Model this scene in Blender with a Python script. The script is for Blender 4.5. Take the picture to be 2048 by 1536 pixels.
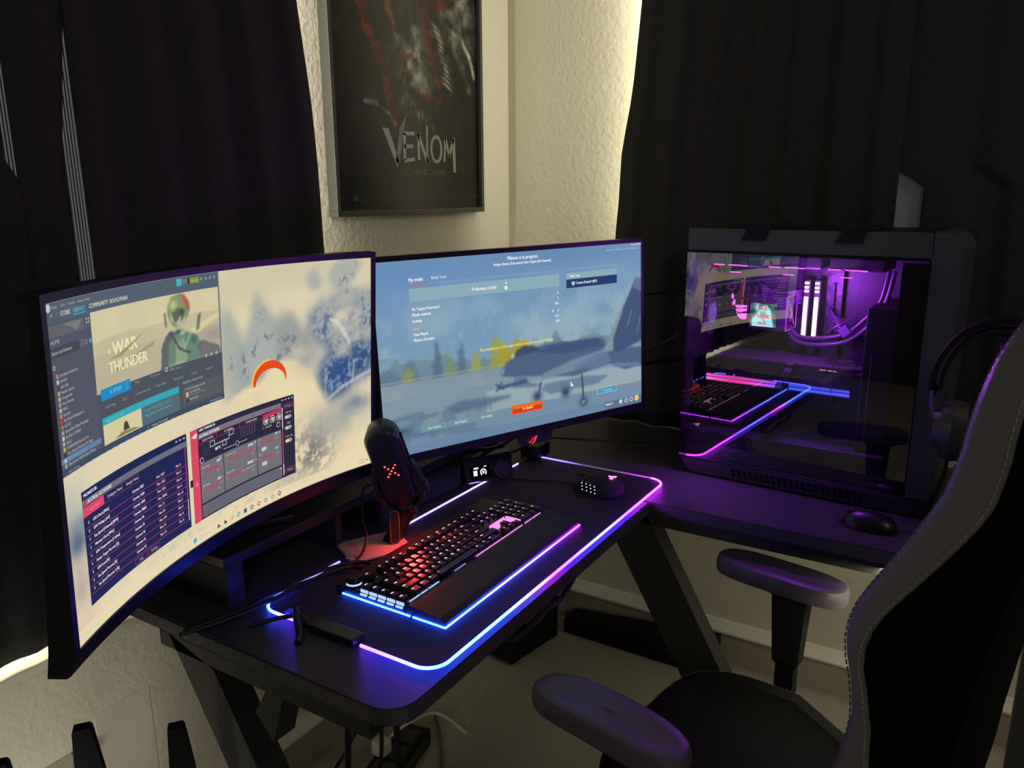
import bpy, bmesh, math, random
import numpy as np
from mathutils import Vector, Matrix, Euler
random.seed(7); rng = np.random.default_rng(5)
for o in list(bpy.data.objects): bpy.data.objects.remove(o)
SC = bpy.context.scene; COL = SC.collection
R = math.radians
# ------------------------------------------------------------------ camera
cam_data = bpy.data.cameras.new('camera'); cam = bpy.data.objects.new('camera', cam_data); COL.objects.link(cam)
_p, _r, _yaw = .236631, .005637, .554593
_f = np.array([math.cos(_yaw)*math.cos(_p), math.sin(_yaw)*math.cos(_p), -math.sin(_p)])
_rt = np.array([math.sin(_yaw), -math.cos(_yaw), 0]); _dn = np.cross(_f, _rt)
_c, _s = math.cos(_r), math.sin(_r)
_x = _c*_rt+_s*_dn; _y = -(-_s*_rt+_c*_dn); _z = -_f
M = Matrix(((_x[0], _y[0], _z[0], 0), (_x[1], _y[1], _z[1], 0), (_x[2], _y[2], _z[2], 1.42), (0, 0, 0, 1)))
cam.matrix_world = M
cam_data.sensor_width = 36; cam_data.lens = 1578.18/2048*36; cam_data.clip_start = .02
SC.camera = cam
# ------------------------------------------------------------------ world, exposure
w = bpy.data.worlds.new('world'); SC.world = w; w.use_nodes = True
w.node_tree.nodes['Background'].inputs[0].default_value = (.9, .95, 1, 1)
w.node_tree.nodes['Background'].inputs[1].default_value = .02
SC.view_settings.view_transform = 'Standard'; SC.view_settings.look = 'None'
SC.view_settings.exposure = 0; SC.view_settings.gamma = 1; SC.view_settings.use_curve_mapping = False
try:
    SC.cycles.use_denoising = True; SC.cycles.max_bounces = 8; SC.cycles.caustics_reflective = False; SC.cycles.caustics_refractive = False
    SC.cycles.sample_clamp_indirect = 4
except Exception: pass
# ------------------------------------------------------------------ lights
def area(name, loc, aim, sx, sy, power, color, spread=180):
    l = bpy.data.lights.new(name, 'AREA'); l.shape = 'RECTANGLE'; l.size = sx; l.size_y = sy; l.energy = power; l.color = color; l.spread = R(spread)
    o = bpy.data.objects.new(name, l); COL.objects.link(o); o.location = loc
    o.rotation_euler = Vector(aim).to_track_quat('-Z', 'Y').to_euler(); return o
DAY = (1.0, .93, .68)
# daylight leaking round the edge of the right window's curtain (strip stands in the gap between curtain and wall)
area('daylight_gap_right_window', (2.160, .86, 1.83), (.9, 1, 0), .050, 1.22, 3.1, DAY)
# daylight falling down between the right hand curtains and the wall, behind the desk
area('daylight_behind_right_desk', (2.190, .12, .738), (.05, 0, -1), .026, 1.75, 4.6, DAY)
# daylight leaking past the left window's curtain: right hand edge and onto the sill below the hem
area('daylight_gap_left_window', (1.22, 1.345, 1.75), (1, .2, 0), .05, 1.1, 3.2, DAY)
area('daylight_below_left_curtain', (.25, 1.350, .73), (0, 0, -1), 1.0, .035, .9, DAY)
# added low fill outside the frame at the left, raking the wall under the desk
area('left_wall_fill', (.02, .93, .44), (1, .60, -.16), .12, .22, .68, (1.0, .95, .78), 84)
# two weak fills added behind the camera to lift the dark room
area('overhead_fill', (.9, -1.3, 2.42), (.15, .3, -1), .6, .6, 6.5, (1.0, .92, .82))
area('rear_room_fill', (-2.3, -1.35, 1.9), (1, .38, -.25), .7, 1.2, 9.5, (1.0, .94, .84))
def point(name, loc, power, color, r=.01):
    l = bpy.data.lights.new(name, 'POINT'); l.energy = power; l.color = color; l.shadow_soft_size = r
    o = bpy.data.objects.new(name, l); COL.objects.link(o); o.location = loc; return o
# ------------------------------------------------------------------ materials
MT = {}
def lin(c):
    c = [x/255 for x in c]
    return tuple(x/12.92 if x <= .04045 else ((x+.055)/1.055)**2.4 for x in c)
def mat(name, col, rough=.5, metal=0, spec=.5, bump=None, noise=None, coat=0, sheen=0):
    if name in MT: return MT[name]
    m = bpy.data.materials.new(name); m.use_nodes = True; nt = m.node_tree; b = nt.nodes['Principled BSDF']
    b.inputs['Roughness'].default_value = rough; b.inputs['Metallic'].default_value = metal
    b.inputs['Specular IOR Level'].default_value = spec; b.inputs['Coat Weight'].default_value = coat
    if sheen: b.inputs['Sheen Weight'].default_value = sheen
    tc = nt.nodes.new('ShaderNodeTexCoord')
    nz = nt.nodes.new('ShaderNodeTexNoise'); s, amt = noise or (14, .12)
    nz.inputs['Scale'].default_value = s; nz.inputs['Detail'].default_value = 4; nt.links.new(tc.outputs['Object'], nz.inputs['Vector'])
    mx = nt.nodes.new('ShaderNodeMix'); mx.data_type = 'RGBA'
    mx.inputs[6].default_value = (*[x*(1-amt) for x in col], 1); mx.inputs[7].default_value = (*[min(1, x*(1+amt)) for x in col], 1)
    nt.links.new(nz.outputs['Fac'], mx.inputs[0]); nt.links.new(mx.outputs[2], b.inputs['Base Color'])
    if bump:
        kind, sc, st = bump
        if kind == 'noise':
            t = nt.nodes.new('ShaderNodeTexNoise'); t.inputs['Scale'].default_value = sc; t.inputs['Detail'].default_value = 5; o = t.outputs['Fac']
        elif kind == 'wave':
            t = nt.nodes.new('ShaderNodeTexWave'); t.inputs['Scale'].default_value = sc; t.bands_direction = 'DIAGONAL'; o = t.outputs['Fac']
        else:
            t = nt.nodes.new('ShaderNodeTexVoronoi'); t.inputs['Scale'].default_value = sc; o = t.outputs['Distance']
        nt.links.new(tc.outputs['Object'], t.inputs['Vector'])
        bp = nt.nodes.new('ShaderNodeBump'); bp.inputs['Strength'].default_value = st; bp.inputs['Distance'].default_value = .003
        nt.links.new(o, bp.inputs['Height']); nt.links.new(bp.outputs[0], b.inputs['Normal'])
    MT[name] = m; return m
def emis(name, col, strength=1.0):
    if name in MT: return MT[name]
    m = bpy.data.materials.new(name); m.use_nodes = True; nt = m.node_tree; nt.nodes.clear()
    e = nt.nodes.new('ShaderNodeEmission'); e.inputs[0].default_value = (*col, 1); e.inputs[1].default_value = strength
    o = nt.nodes.new('ShaderNodeOutputMaterial'); nt.links.new(e.outputs[0], o.inputs[0]); MT[name] = m; return m
def attr_emis(name, strength=1.0):
    if name in MT: return MT[name]
    m = emis(name, (1, 1, 1), strength); nt = m.node_tree
    a = nt.nodes.new('ShaderNodeAttribute'); a.attribute_name = 'Col'
    nt.links.new(a.outputs['Color'], [n for n in nt.nodes if n.type == 'EMISSION'][0].inputs[0]); return m
def attr_diff(name, rough=.35):
    if name in MT: return MT[name]
    m = mat(name, (1, 1, 1), rough); nt = m.node_tree; b = nt.nodes['Principled BSDF']
    a = nt.nodes.new('ShaderNodeAttribute'); a.attribute_name = 'Col'; nt.links.new(a.outputs['Color'], b.inputs['Base Color']); return m
def grad_emis(name, stops, axis, lo, hi, strength):
    """light strip whose colour runs along a world axis"""
    if name in MT: return MT[name]
    m = emis(name, (1, 1, 1), strength); nt = m.node_tree
    g = nt.nodes.new('ShaderNodeNewGeometry'); sp = nt.nodes.new('ShaderNodeSeparateXYZ'); mr = nt.nodes.new('ShaderNodeMapRange')
    mr.inputs['From Min'].default_value = lo; mr.inputs['From Max'].default_value = hi
    cr = nt.nodes.new('ShaderNodeValToRGB'); el = cr.color_ramp.elements
    while len(el) > 1: el.remove(el[-1])
    el[0].position = stops[0][0]; el[0].color = (*stops[0][1], 1)
    for p, c in stops[1:]:
        e = el.new(p); e.color = (*c, 1)
    nt.links.new(g.outputs['Position'], sp.inputs[0]); nt.links.new(sp.outputs[axis], mr.inputs[0]); nt.links.new(mr.outputs[0], cr.inputs[0])
    nt.links.new(cr.outputs[0], [n for n in nt.nodes if n.type == 'EMISSION'][0].inputs[0]); return m
def glass_mat(name, refl, trans):
    m = bpy.data.materials.new(name); m.use_nodes = True; nt = m.node_tree; nt.nodes.clear()
    g = nt.nodes.new('ShaderNodeBsdfGlossy'); g.inputs['Roughness'].default_value = .0; g.inputs[0].default_value = (1, 1, 1, 1)
    t = nt.nodes.new('ShaderNodeBsdfTransparent'); t.inputs[0].default_value = (*trans, 1)
    mx = nt.nodes.new('ShaderNodeMixShader'); mx.inputs[0].default_value = refl
    o = nt.nodes.new('ShaderNodeOutputMaterial'); nt.links.new(t.outputs[0], mx.inputs[1]); nt.links.new(g.outputs[0], mx.inputs[2]); nt.links.new(mx.outputs[0], o.inputs[0])
    MT[name] = m; return m
WALL = mat('wall_paint', (.72, .68, .56), .62, bump=('noise', 72, .75), noise=(3, .04))
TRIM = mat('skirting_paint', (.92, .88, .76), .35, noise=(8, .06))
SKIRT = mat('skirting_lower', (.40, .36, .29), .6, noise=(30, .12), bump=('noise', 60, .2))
CARPET = mat('carpet', (.46, .42, .35), 1, noise=(210, .70), bump=('noise', 260, .45), spec=.1)
CURT = mat('curtain_cloth', (.042, .041, .042), .9, noise=(60, .3), bump=('noise', 300, .25), spec=.2, sheen=.03)
LINING = mat('grey_lining', (.30, .29, .28), .9, noise=(90, .3))
BLK = mat('black_plastic', (.012, .012, .014), .42)
BLKM = mat('black_matt', (.010, .010, .011), .8, spec=.2)
BLKG = mat('black_gloss', (.008, .008, .010), .12)
KEYM = mat('keycap_plastic', (.012, .012, .014), .28, spec=.6)
DESK = mat('carbon_desk_top', (.050, .046, .056), .43, bump=('wave', 260, .5), noise=(40, .2))
METAL = mat('black_powder_metal', (.030, .029, .028), .55, bump=('noise', 400, .1))
MATC = mat('mat_cloth', (.022, .017, .030), .7, bump=('noise', 900, .3), noise=(300, .2), spec=.35)
GREYM = mat('grey_metal', (.16, .155, .15), .4, metal=.7)
DGREY = mat('dark_grey', (.05, .05, .052), .5)
LEATH = mat('black_leather', (.18, .172, .16), .45, bump=('noise', 350, .35))
SUEDE = mat('black_side_cloth', (.006, .006, .006), .95, spec=.1)
STITCH = mat('green_grey_thread', (.30, .32, .20), .8)
CABLE = mat('cable_rubber', (.012, .012, .014), .45)
GCABLE = mat('grey_cable', (.16, .15, .14), .5)
WHITE = mat('white_plastic', (.65, .63, .56), .4)
# ------------------------------------------------------------------ helpers
ROOT = {}
def tag(o, label=None, cat=None, group=None, kind=None):
    for k, v in (('label', label), ('category', cat), ('group', group), ('kind', kind)):
        if v: o[k] = v
    return o
def thing(name, label, cat, loc=(0, 0, 0), rotz=0, group=None):
    o = bpy.data.objects.new(name, None); COL.objects.link(o); o.location = loc; o.rotation_euler = (0, 0, rotz); o.empty_display_size = .05
    ROOT[o.name] = Matrix.Translation(loc) @ Matrix.Rotation(rotz, 4, 'Z')
    return tag(o, label, cat, group)
def obj(name, bm, m, parent=None, smooth=False, local=False, kind=None):
    """link bm as one mesh; coordinates are world ones unless local=True"""
    root = parent
    while root is not None and root.parent is not None: root = root.parent
    if root is not None and not local and root.name in ROOT: bm.transform(ROOT[root.name].inverted())
    me = bpy.data.meshes.new(name); bm.normal_update(); bm.to_mesh(me); bm.free()
    ms = m if isinstance(m, (list, tuple)) else [m]
    for x in ms: me.materials.append(x)
    if smooth:
        me.polygons.foreach_set('use_smooth', [True]*len(me.polygons))
        try: me.set_sharp_from_angle(angle=R(38))
        except Exception: pass
    o = bpy.data.objects.new(name, me); COL.objects.link(o); o.parent = parent
    if kind: o['kind'] = kind
    return o
def B(): return bmesh.new()
def box(bm, x0, x1, y0, y1, z0, z1, bev=0, mtx=None, mi=0):
    b2 = bmesh.new() if (bev or mtx is not None) else bm
    v = [b2.verts.new((x, y, z)) for x in (x0, x1) for y in (y0, y1) for z in (z0, z1)]
    for f in ((0, 1, 3, 2), (4, 6, 7, 5), (0, 4, 5, 1), (2, 3, 7, 6), (0, 2, 6, 4), (1, 5, 7, 3)):
        ff = b2.faces.new([v[i] for i in f]); ff.material_index = mi
    if b2 is not bm:
        if bev: bmesh.ops.bevel(b2, geom=list(b2.edges), offset=bev, segments=2, affect='EDGES', profile=.5, clamp_overlap=True)
        if mtx is not None: b2.transform(mtx)
        merge(bm, b2)
    return bm
def merge(bm, b2):
    me = bpy.data.meshes.new('tmp'); b2.to_mesh(me); b2.free(); bm.from_mesh(me); bpy.data.meshes.remove(me)
def obox(bm, c, ux, uy, uz, sx, sy, sz, bev=0):
    """box about centre c with its own axes"""
    m = Matrix(((ux[0], uy[0], uz[0], c[0]), (ux[1], uy[1], uz[1], c[1]), (ux[2], uy[2], uz[2], c[2]), (0, 0, 0, 1)))
    return box(bm, -sx/2, sx/2, -sy/2, sy/2, -sz/2, sz/2, bev, m)
def beam(bm, a, b, w, h, up=(0, 0, 1), bev=0):
    a, b = Vector(a), Vector(b); d = (b-a); L = d.length; d.normalize(); s = d.cross(Vector(up)).normalized(); u = s.cross(d)
    return obox(bm, (a+b)/2, d, s, u, L, w, h, bev)
def spline(pts, n=8):
    P = [Vector(p) for p in pts]; out = []
    for i in range(len(P)-1):
        p0 = P[max(i-1, 0)]; p1 = P[i]; p2 = P[i+1]; p3 = P[min(i+2, len(P)-1)]
        for k in range(n):
            t = k/n; out.append(.5*((2*p1)+(-p0+p2)*t+(2*p0-5*p1+4*p2-p3)*t*t+(-p0+3*p1-3*p2+p3)*t**3))
    out.append(P[-1]); return out
def tube(bm, pts, r, seg=8, closed=False, caps=True):
    P = [Vector(p) for p in pts]; n = len(P); rings = []; up = Vector((0, 0, 1)); prev = None
    for i, p in enumerate(P):
        if closed: t = (P[(i+1) % n]-P[i-1])
        else: t = P[min(i+1, n-1)]-P[max(i-1, 0)]
        t = t.normalized() if t.length > 1e-9 else Vector((1, 0, 0))
        a = prev if prev is not None else (up if abs(t.z) < .95 else Vector((1, 0, 0)))
        s = t.cross(a)
        if s.length < 1e-6: s = t.orthogonal()
        s.normalize(); u = s.cross(t); prev = u
        rr = r[i] if isinstance(r, (list, tuple)) else r
        rings.append([bm.verts.new(p+(s*math.cos(k*2*math.pi/seg)+u*math.sin(k*2*math.pi/seg))*rr) for k in range(seg)])
    m = n if closed else n-1
    for i in range(m):
        A, Bq = rings[i], rings[(i+1) % n]
        for k in range(seg): bm.faces.new((A[k], A[(k+1) % seg], Bq[(k+1) % seg], Bq[k]))
    if caps and not closed:
        bm.faces.new(rings[0][::-1]); bm.faces.new(rings[-1])
    return bm
def cyl(bm, a, b, r, seg=24, r2=None):
    a, b = Vector(a), Vector(b); d = (b-a).normalized(); s = d.orthogonal().normalized(); u = d.cross(s); r2 = r if r2 is None else r2
    A = [bm.verts.new(a+(s*math.cos(k*2*math.pi/seg)+u*math.sin(k*2*math.pi/seg))*r) for k in range(seg)]
    C = [bm.verts.new(b+(s*math.cos(k*2*math.pi/seg)+u*math.sin(k*2*math.pi/seg))*r2) for k in range(seg)]
    for k in range(seg): bm.faces.new((A[k], A[(k+1) % seg], C[(k+1) % seg], C[k]))
    bm.faces.new(A[::-1]); bm.faces.new(C); return bm
def prism(bm, poly, fn, t0, t1):
    """poly of 2D points; fn(a,b,t)->3D; solid between depths t0 and t1"""
    A = [bm.verts.new(fn(a, b, t0)) for a, b in poly]; C = [bm.verts.new(fn(a, b, t1)) for a, b in poly]; n = len(poly)
    bm.faces.new(A); bm.faces.new(C[::-1])
    for i in range(n): bm.faces.new((A[i], C[i], C[(i+1) % n], A[(i+1) % n]))
    bmesh.ops.recalc_face_normals(bm, faces=bm.faces); return bm
def rrect(x0, x1, y0, y1, r, n=8):
    out = []
    for cx, cy, a0 in ((x1-r, y1-r, 0), (x0+r, y1-r, 90), (x0+r, y0+r, 180), (x1-r, y0+r, 270)):
        for k in range(n+1): a = R(a0+90*k/n); out.append((cx+r*math.cos(a), cy+r*math.sin(a)))
    return out
def loft(bm, rings, close=True, cap=True):
    V = [[bm.verts.new(p) for p in r] for r in rings]
    for A, C in zip(V, V[1:]):
        n = len(A)
        for k in range(n if close else n-1): bm.faces.new((A[k], A[(k+1) % n], C[(k+1) % n], C[k]))
    if cap and close:
        bm.faces.new(V[0][::-1]); bm.faces.new(V[-1])
    bmesh.ops.recalc_face_normals(bm, faces=bm.faces); return bm
XY = lambda a, b, t: (a, b, t)
# text -> list of (verts2d, faces)
_tc = {}
def glyphs(s):
    if s in _tc: return _tc[s]
    cu = bpy.data.curves.new('t', 'FONT'); cu.body = s; cu.size = 1; cu.resolution_u = 2
    o = bpy.data.objects.new('t', cu); me = o.to_mesh()
    v = [(p.co.x, p.co.y) for p in me.vertices]; f = [tuple(p.vertices) for p in me.polygons]
    o.to_mesh_clear(); bpy.data.objects.remove(o); bpy.data.curves.remove(cu)
    _tc[s] = (v, f); return _tc[s]
def text3(bm, s, fn, size, align='l', sx=1):
    v, f = glyphs(s)
    if not v: return bm
    w_ = max(p[0] for p in v); off = {'l': 0, 'c': w_/2, 'r': w_}[align]
    V = [bm.verts.new(fn((x-off)*size*sx, y*size)) for x, y in v]
    for q in f:
        try: bm.faces.new([V[i] for i in q])
        except ValueError: pass
    return bm
# ------------------------------------------------------------------ flat print painting (numpy -> vertex colours)
def fbm(h, w_, base, octv=5, sx=1.0, seed=0):
    g = np.random.default_rng(seed); out = np.zeros((h, w_)); amp = 1; tot = 0
    for k in range(octv):
        ny, nx = max(2, int(base*2**k)), max(2, int(base*2**k*sx)); n = g.random((ny+2, nx+2))
        yy = np.linspace(0, ny, h); xx = np.linspace(0, nx, w_); iy = yy.astype(int); ix = xx.astype(int)
        fy = (yy-iy)[:, None]; fx = (xx-ix)[None]; fy = fy*fy*(3-2*fy); fx = fx*fx*(3-2*fx)
        a = n[np.ix_(iy, ix)]; b = n[np.ix_(iy, ix+1)]; c = n[np.ix_(iy+1, ix)]; d = n[np.ix_(iy+1, ix+1)]
        out += amp*((a*(1-fx)+b*fx)*(1-fy)+(c*(1-fx)+d*fx)*fy); tot += amp; amp *= .55
    return out/tot
def gblur(m, sig):
    if sig < .3: return m
    r = int(3*sig)+1; k = np.exp(-np.arange(-r, r+1)**2/(2*sig*sig)); k /= k.sum()
    p = np.pad(m, r, mode='edge'); p = np.apply_along_axis(lambda x: np.convolve(x, k, 'valid'), 0, p); return np.apply_along_axis(lambda x: np.convolve(x, k, 'valid'), 1, p)
class Paint:
    def __init__(s, W, H, base):
        s.W, s.H = W, H; s.im = np.ones((H, W, 3))*np.array(base, float); s.U, s.V = np.meshgrid((np.arange(W)+.5)/W, (np.arange(H)+.5)/H)
    def mix(s, m, col): m = np.clip(m, 0, 1)[..., None]; s.im = s.im*(1-m)+np.array(col, float)*m
    def blob(s, u, v, su, sv, col, a=1, n=None, rot=0):
        du, dv = s.U-u, s.V-v; c, q = math.cos(rot), math.sin(rot); x = (du*c+dv*q)/su; y = (-du*q+dv*c)/sv
        d = np.exp(-(x*x+y*y)); s.mix(d*a*(1 if n is None else n), col)
    def poly(s, pts, col, a=1, wob=None, blur=0):
        inside = np.zeros_like(s.U, bool); U = s.U if wob is None else s.U+wob[0]; V = s.V if wob is None else s.V+wob[1]; n = len(pts)
        for i in range(n):
            (x0, y0), (x1, y1) = pts[i], pts[(i+1) % n]
            if y0 == y1: continue
            c = ((y0 > V) != (y1 > V)) & (U < (x1-x0)*(V-y0)/(y1-y0)+x0); inside ^= c
        m = inside.astype(float)
        m = gblur(m, .6+blur*.6); s.mix(m*a, col)
    def mask(s, pts, sig): s2 = Paint(s.W, s.H, (0, 0, 0)); s2.poly(pts, (255, 0, 0), 1); return gblur(s2.im[..., 0]/255, sig)
    def line(s, pts, wd, col, a=1):
        for (x0, y0), (x1, y1) in zip(pts, pts[1:]):
            asp = s.H/s.W; dx, dy = x1-x0, (y1-y0)*asp; L = dx*dx+dy*dy+1e-12
            t = np.clip(((s.U-x0)*dx+(s.V-y0)*asp*dy)/L, 0, 1); d = np.hypot(s.U-x0-t*dx, (s.V-y0)*asp-t*dy)
            s.mix(np.clip(1.5-d/wd, 0, 1)*a, col)
    def lin(s):
        c = np.clip(s.im/255, 0, 1); return np.where(c <= .04045, c/12.92, ((c+.055)/1.055)**2.4)
def picture(name, P, fn, m, parent):
    """grid mesh carrying the painted colours; fn(u,v)->world"""
    L = P.lin(); H, W = P.H, P.W; uu = np.linspace(0, 1, W); vv = np.linspace(0, 1, H)
    co = fn(*np.meshgrid(uu, vv)).reshape(-1, 3)
    root = parent
    while root.parent is not None: root = root.parent
    mi = np.array(ROOT[root.name].inverted()); co = co@mi[:3, :3].T+mi[:3, 3]
    me = bpy.data.meshes.new(name); idx = np.arange(H*W).reshape(H, W)
    q = np.stack([idx[:-1, :-1], idx[:-1, 1:], idx[1:, 1:], idx[1:, :-1]], -1).reshape(-1, 4); nf = len(q)
    me.vertices.add(H*W); me.vertices.foreach_set('co', co.astype('f').ravel())
    me.loops.add(nf*4); me.loops.foreach_set('vertex_index', q.astype('i').ravel())
    me.polygons.add(nf); me.polygons.foreach_set('loop_start', np.arange(0, nf*4, 4, dtype='i')); me.update(calc_edges=True)
    a = me.color_attributes.new('Col', 'FLOAT_COLOR', 'POINT'); c4 = np.ones((H*W, 4), 'f'); c4[:, :3] = L.reshape(-1, 3); a.data.foreach_set('color', c4.ravel())
    me.materials.append(m); o = bpy.data.objects.new(name, me); COL.objects.link(o); o.parent = parent; return o
class Layer:
    """flat print (window panes, lettering) laid on a screen: fn(u,v,layer)->world ; aspect = width/height"""
    def __init__(s, fn, aspect): s.fn, s.asp, s.v, s.f, s.c = fn, aspect, [], [], []
    def _add(s, uv, faces, col, ly):
        b = len(s.v); c = lin(col)
        for u, v in uv: s.v.append(s.fn(u, v, ly)); s.c.append((*c, 1))
        s.f += [tuple(b+i for i in f) for f in faces]
    def rect(s, u0, v0, u1, v1, col, ly=1):
        n = max(1, int(abs(u1-u0)/.02)); uv = []; fs = []
        for i in range(n+1): u = u0+(u1-u0)*i/n; uv += [(u, v0), (u, v1)]
        fs = [(2*i, 2*i+2, 2*i+3, 2*i+1) for i in range(n)]; s._add(uv, fs, col, ly)
    def frame(s, u0, v0, u1, v1, col, t=.002, ly=2):
        s.rect(u0, v0, u1, v0+t*s.asp, col, ly); s.rect(u0, v1-t*s.asp, u1, v1, col, ly); s.rect(u0, v0, u0+t, v1, col, ly); s.rect(u1-t, v0, u1, v1, col, ly)
    def poly(s, pts, col, ly=2): s._add(pts, [tuple(range(len(pts)))], col, ly)
    def disc(s, u, v, r, col, ly=2, n=14): s.poly([(u+r*math.cos(k*2*math.pi/n), v+r*s.asp*math.sin(k*2*math.pi/n)) for k in range(n)], col, ly)
    def ring(s, u, v, r, t, col, ly=2, n=16):
        uv = []
        for k in range(n):
            a = k*2*math.pi/n
            for rr in (r, r-t): uv.append((u+rr*math.cos(a), v+rr*s.asp*math.sin(a)))
        s._add(uv, [(2*k, 2*((k+1) % n), 2*((k+1) % n)+1, 2*k+1) for k in range(n)], col, ly)
    def line(s, u0, v0, u1, v1, t, col, ly=2):
        dx, dy = (u1-u0)*s.asp, v1-v0; L = math.hypot(dx, dy) or 1; nx, ny = -dy/L*t/2, dx/L*t/2
        s.poly([(u0+nx/s.asp, v0+ny), (u1+nx/s.asp, v1+ny), (u1-nx/s.asp, v1-ny), (u0-nx/s.asp, v0-ny)], col, ly)
    def text(s, t, u, v, h, col, align='l', ly=3, sx=1.0, bold=0):
        vv, ff = glyphs(t)
        if not vv: return
        w_ = max(p[0] for p in vv); off = {'l': 0, 'c': w_/2, 'r': w_}[align]; k = h/.72
        for db in ((0,) if not bold else (0, bold)):
            s._add([(u+((x-off)*k*sx)/s.asp+db, v+y*k) for x, y in vv], ff, col, ly)
    def build(s, name, m, parent):
        root = parent
        while root.parent is not None: root = root.parent
        inv = ROOT[root.name].inverted(); me = bpy.data.meshes.new(name)
        me.from_pydata([inv@Vector(p) for p in s.v], [], s.f)
        a = me.color_attributes.new('Col', 'FLOAT_COLOR', 'POINT'); a.data.foreach_set('color', np.array(s.c, 'f').ravel())
        me.materials.append(m); o = bpy.data.objects.new(name, me); COL.objects.link(o); o.parent = parent; return o
# ================================================================== room shell
def struct(name, bm, m, parent=None, **k): return tag(obj(name, bm, m, parent, **k), kind='structure')
XW, YW = 2.215, 1.38
struct('wall_left', box(B(), -2.6, XW+.12, YW, YW+.12, 0, 2.5), WALL)
struct('wall_right', box(B(), XW, XW+.12, -2.8, YW, 0, 2.5), WALL)
FARW = mat('far_wall_darkened', (.10, .095, .09), .8)  # unseen walls coloured dark so the case glass reflects a dim room
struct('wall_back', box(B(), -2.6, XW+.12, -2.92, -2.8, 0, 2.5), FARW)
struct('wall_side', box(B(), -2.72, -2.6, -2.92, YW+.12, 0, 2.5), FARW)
struct('ceiling', box(B(), -2.72, XW+.12, -2.92, YW+.12, 2.5, 2.6), mat('ceiling_paint', (.5, .48, .42), .9))
bm = B(); box(bm, -2.6, XW, -2.8, YW, -.05, 0)
struct('floor', bm, CARPET)
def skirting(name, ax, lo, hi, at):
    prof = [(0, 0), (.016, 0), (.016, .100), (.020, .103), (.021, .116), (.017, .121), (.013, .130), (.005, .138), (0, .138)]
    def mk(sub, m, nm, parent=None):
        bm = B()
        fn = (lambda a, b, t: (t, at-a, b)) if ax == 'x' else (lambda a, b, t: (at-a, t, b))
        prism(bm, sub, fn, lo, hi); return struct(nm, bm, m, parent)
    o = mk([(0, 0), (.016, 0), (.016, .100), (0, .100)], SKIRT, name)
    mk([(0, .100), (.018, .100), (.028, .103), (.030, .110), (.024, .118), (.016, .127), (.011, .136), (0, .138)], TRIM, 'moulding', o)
skirting('baseboard_left', 'x', -2.6, XW, YW); skirting('baseboard_right', 'y', -2.8, YW-.021, XW)
# windows (mostly behind the curtains)
def window(name, ax, a0, a1, z0, z1, lum):
    f = B(); p = B(); mid = (a0+a1)/2
    def bx(bm, u0, u1, w0, w1, d0, d1):
        if ax == 'x': box(bm, u0, u1, YW-d1, YW-d0, w0, w1)
        else: box(bm, XW-d1, XW-d0, u0, u1, w0, w1)
    for u0, u1, w0, w1 in ((a0, a1, z0, z0+.05), (a0, a1, z1-.05, z1), (a0, a0+.05, z0+.05, z1-.05), (a1-.05, a1, z0+.05, z1-.05), (mid-.025, mid+.025, z0+.05, z1-.05)): bx(f, u0, u1, w0, w1, .0, .022)
    o = struct(name, f, mat('window_frame_white', (.6, .59, .55), .4)); bx(p, a0+.05, a1-.05, z0+.05, z1-.05, .001, .006); struct('pane', p, emis('daylight_pane_'+name, (.85, .92, 1.0), lum), o)
window('window_1', 'x', -.35, 1.08, .78, 2.2, .35); window('window_2', 'y', -.75, .72, .95, 2.25, 3.2)
# smooth repaired patch and the white casing low on the left wall
struct('trim_1', box(B(), .70, .815, YW-.0008, YW, .20, .452), mat('patch_paint', (.70, .66, .545), .62))
t = thing('cable_casing', 'white plastic box fixed low on the left wall behind a black fin', 'cable casing', (.56, 1.35, .25))
obj('casing', box(B(), .42, .645, 1.342, YW, .24, .394, .004), mat('casing_grey', (.40, .38, .33), .5), t)
obj('lid', box(B(), .415, .650, 1.336, YW, .394, .405, .003), WHITE, t)
# ================================================================== curtains
LINB = bpy.data.materials.new('net_lining'); LINB.use_nodes = True; _n = LINB.node_tree; _n.nodes.clear()
_t = _n.nodes.new('ShaderNodeBsdfTranslucent'); _t.inputs[0].default_value = (.75, .74, .72, 1); _d = _n.nodes.new('ShaderNodeBsdfDiffuse'); _d.inputs[0].default_value = (.3, .3, .29, 1)
_w = _n.nodes.new('ShaderNodeTexWave'); _w.inputs['Scale'].default_value = 60; _w.bands_direction = 'X'; _m = _n.nodes.new('ShaderNodeMixShader'); _o = _n.nodes.new('ShaderNodeOutputMaterial')
_q = _n.nodes.new('ShaderNodeTexCoord'); _n.links.new(_q.outputs['Object'], _w.inputs[0]); _n.links.new(_w.outputs['Fac'], _m.inputs[0]); _n.links.new(_t.outputs[0], _m.inputs[1]); _n.links.new(_d.outputs[0], _m.inputs[2]); _n.links.new(_m.outputs[0], _o.inputs[0])
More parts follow.
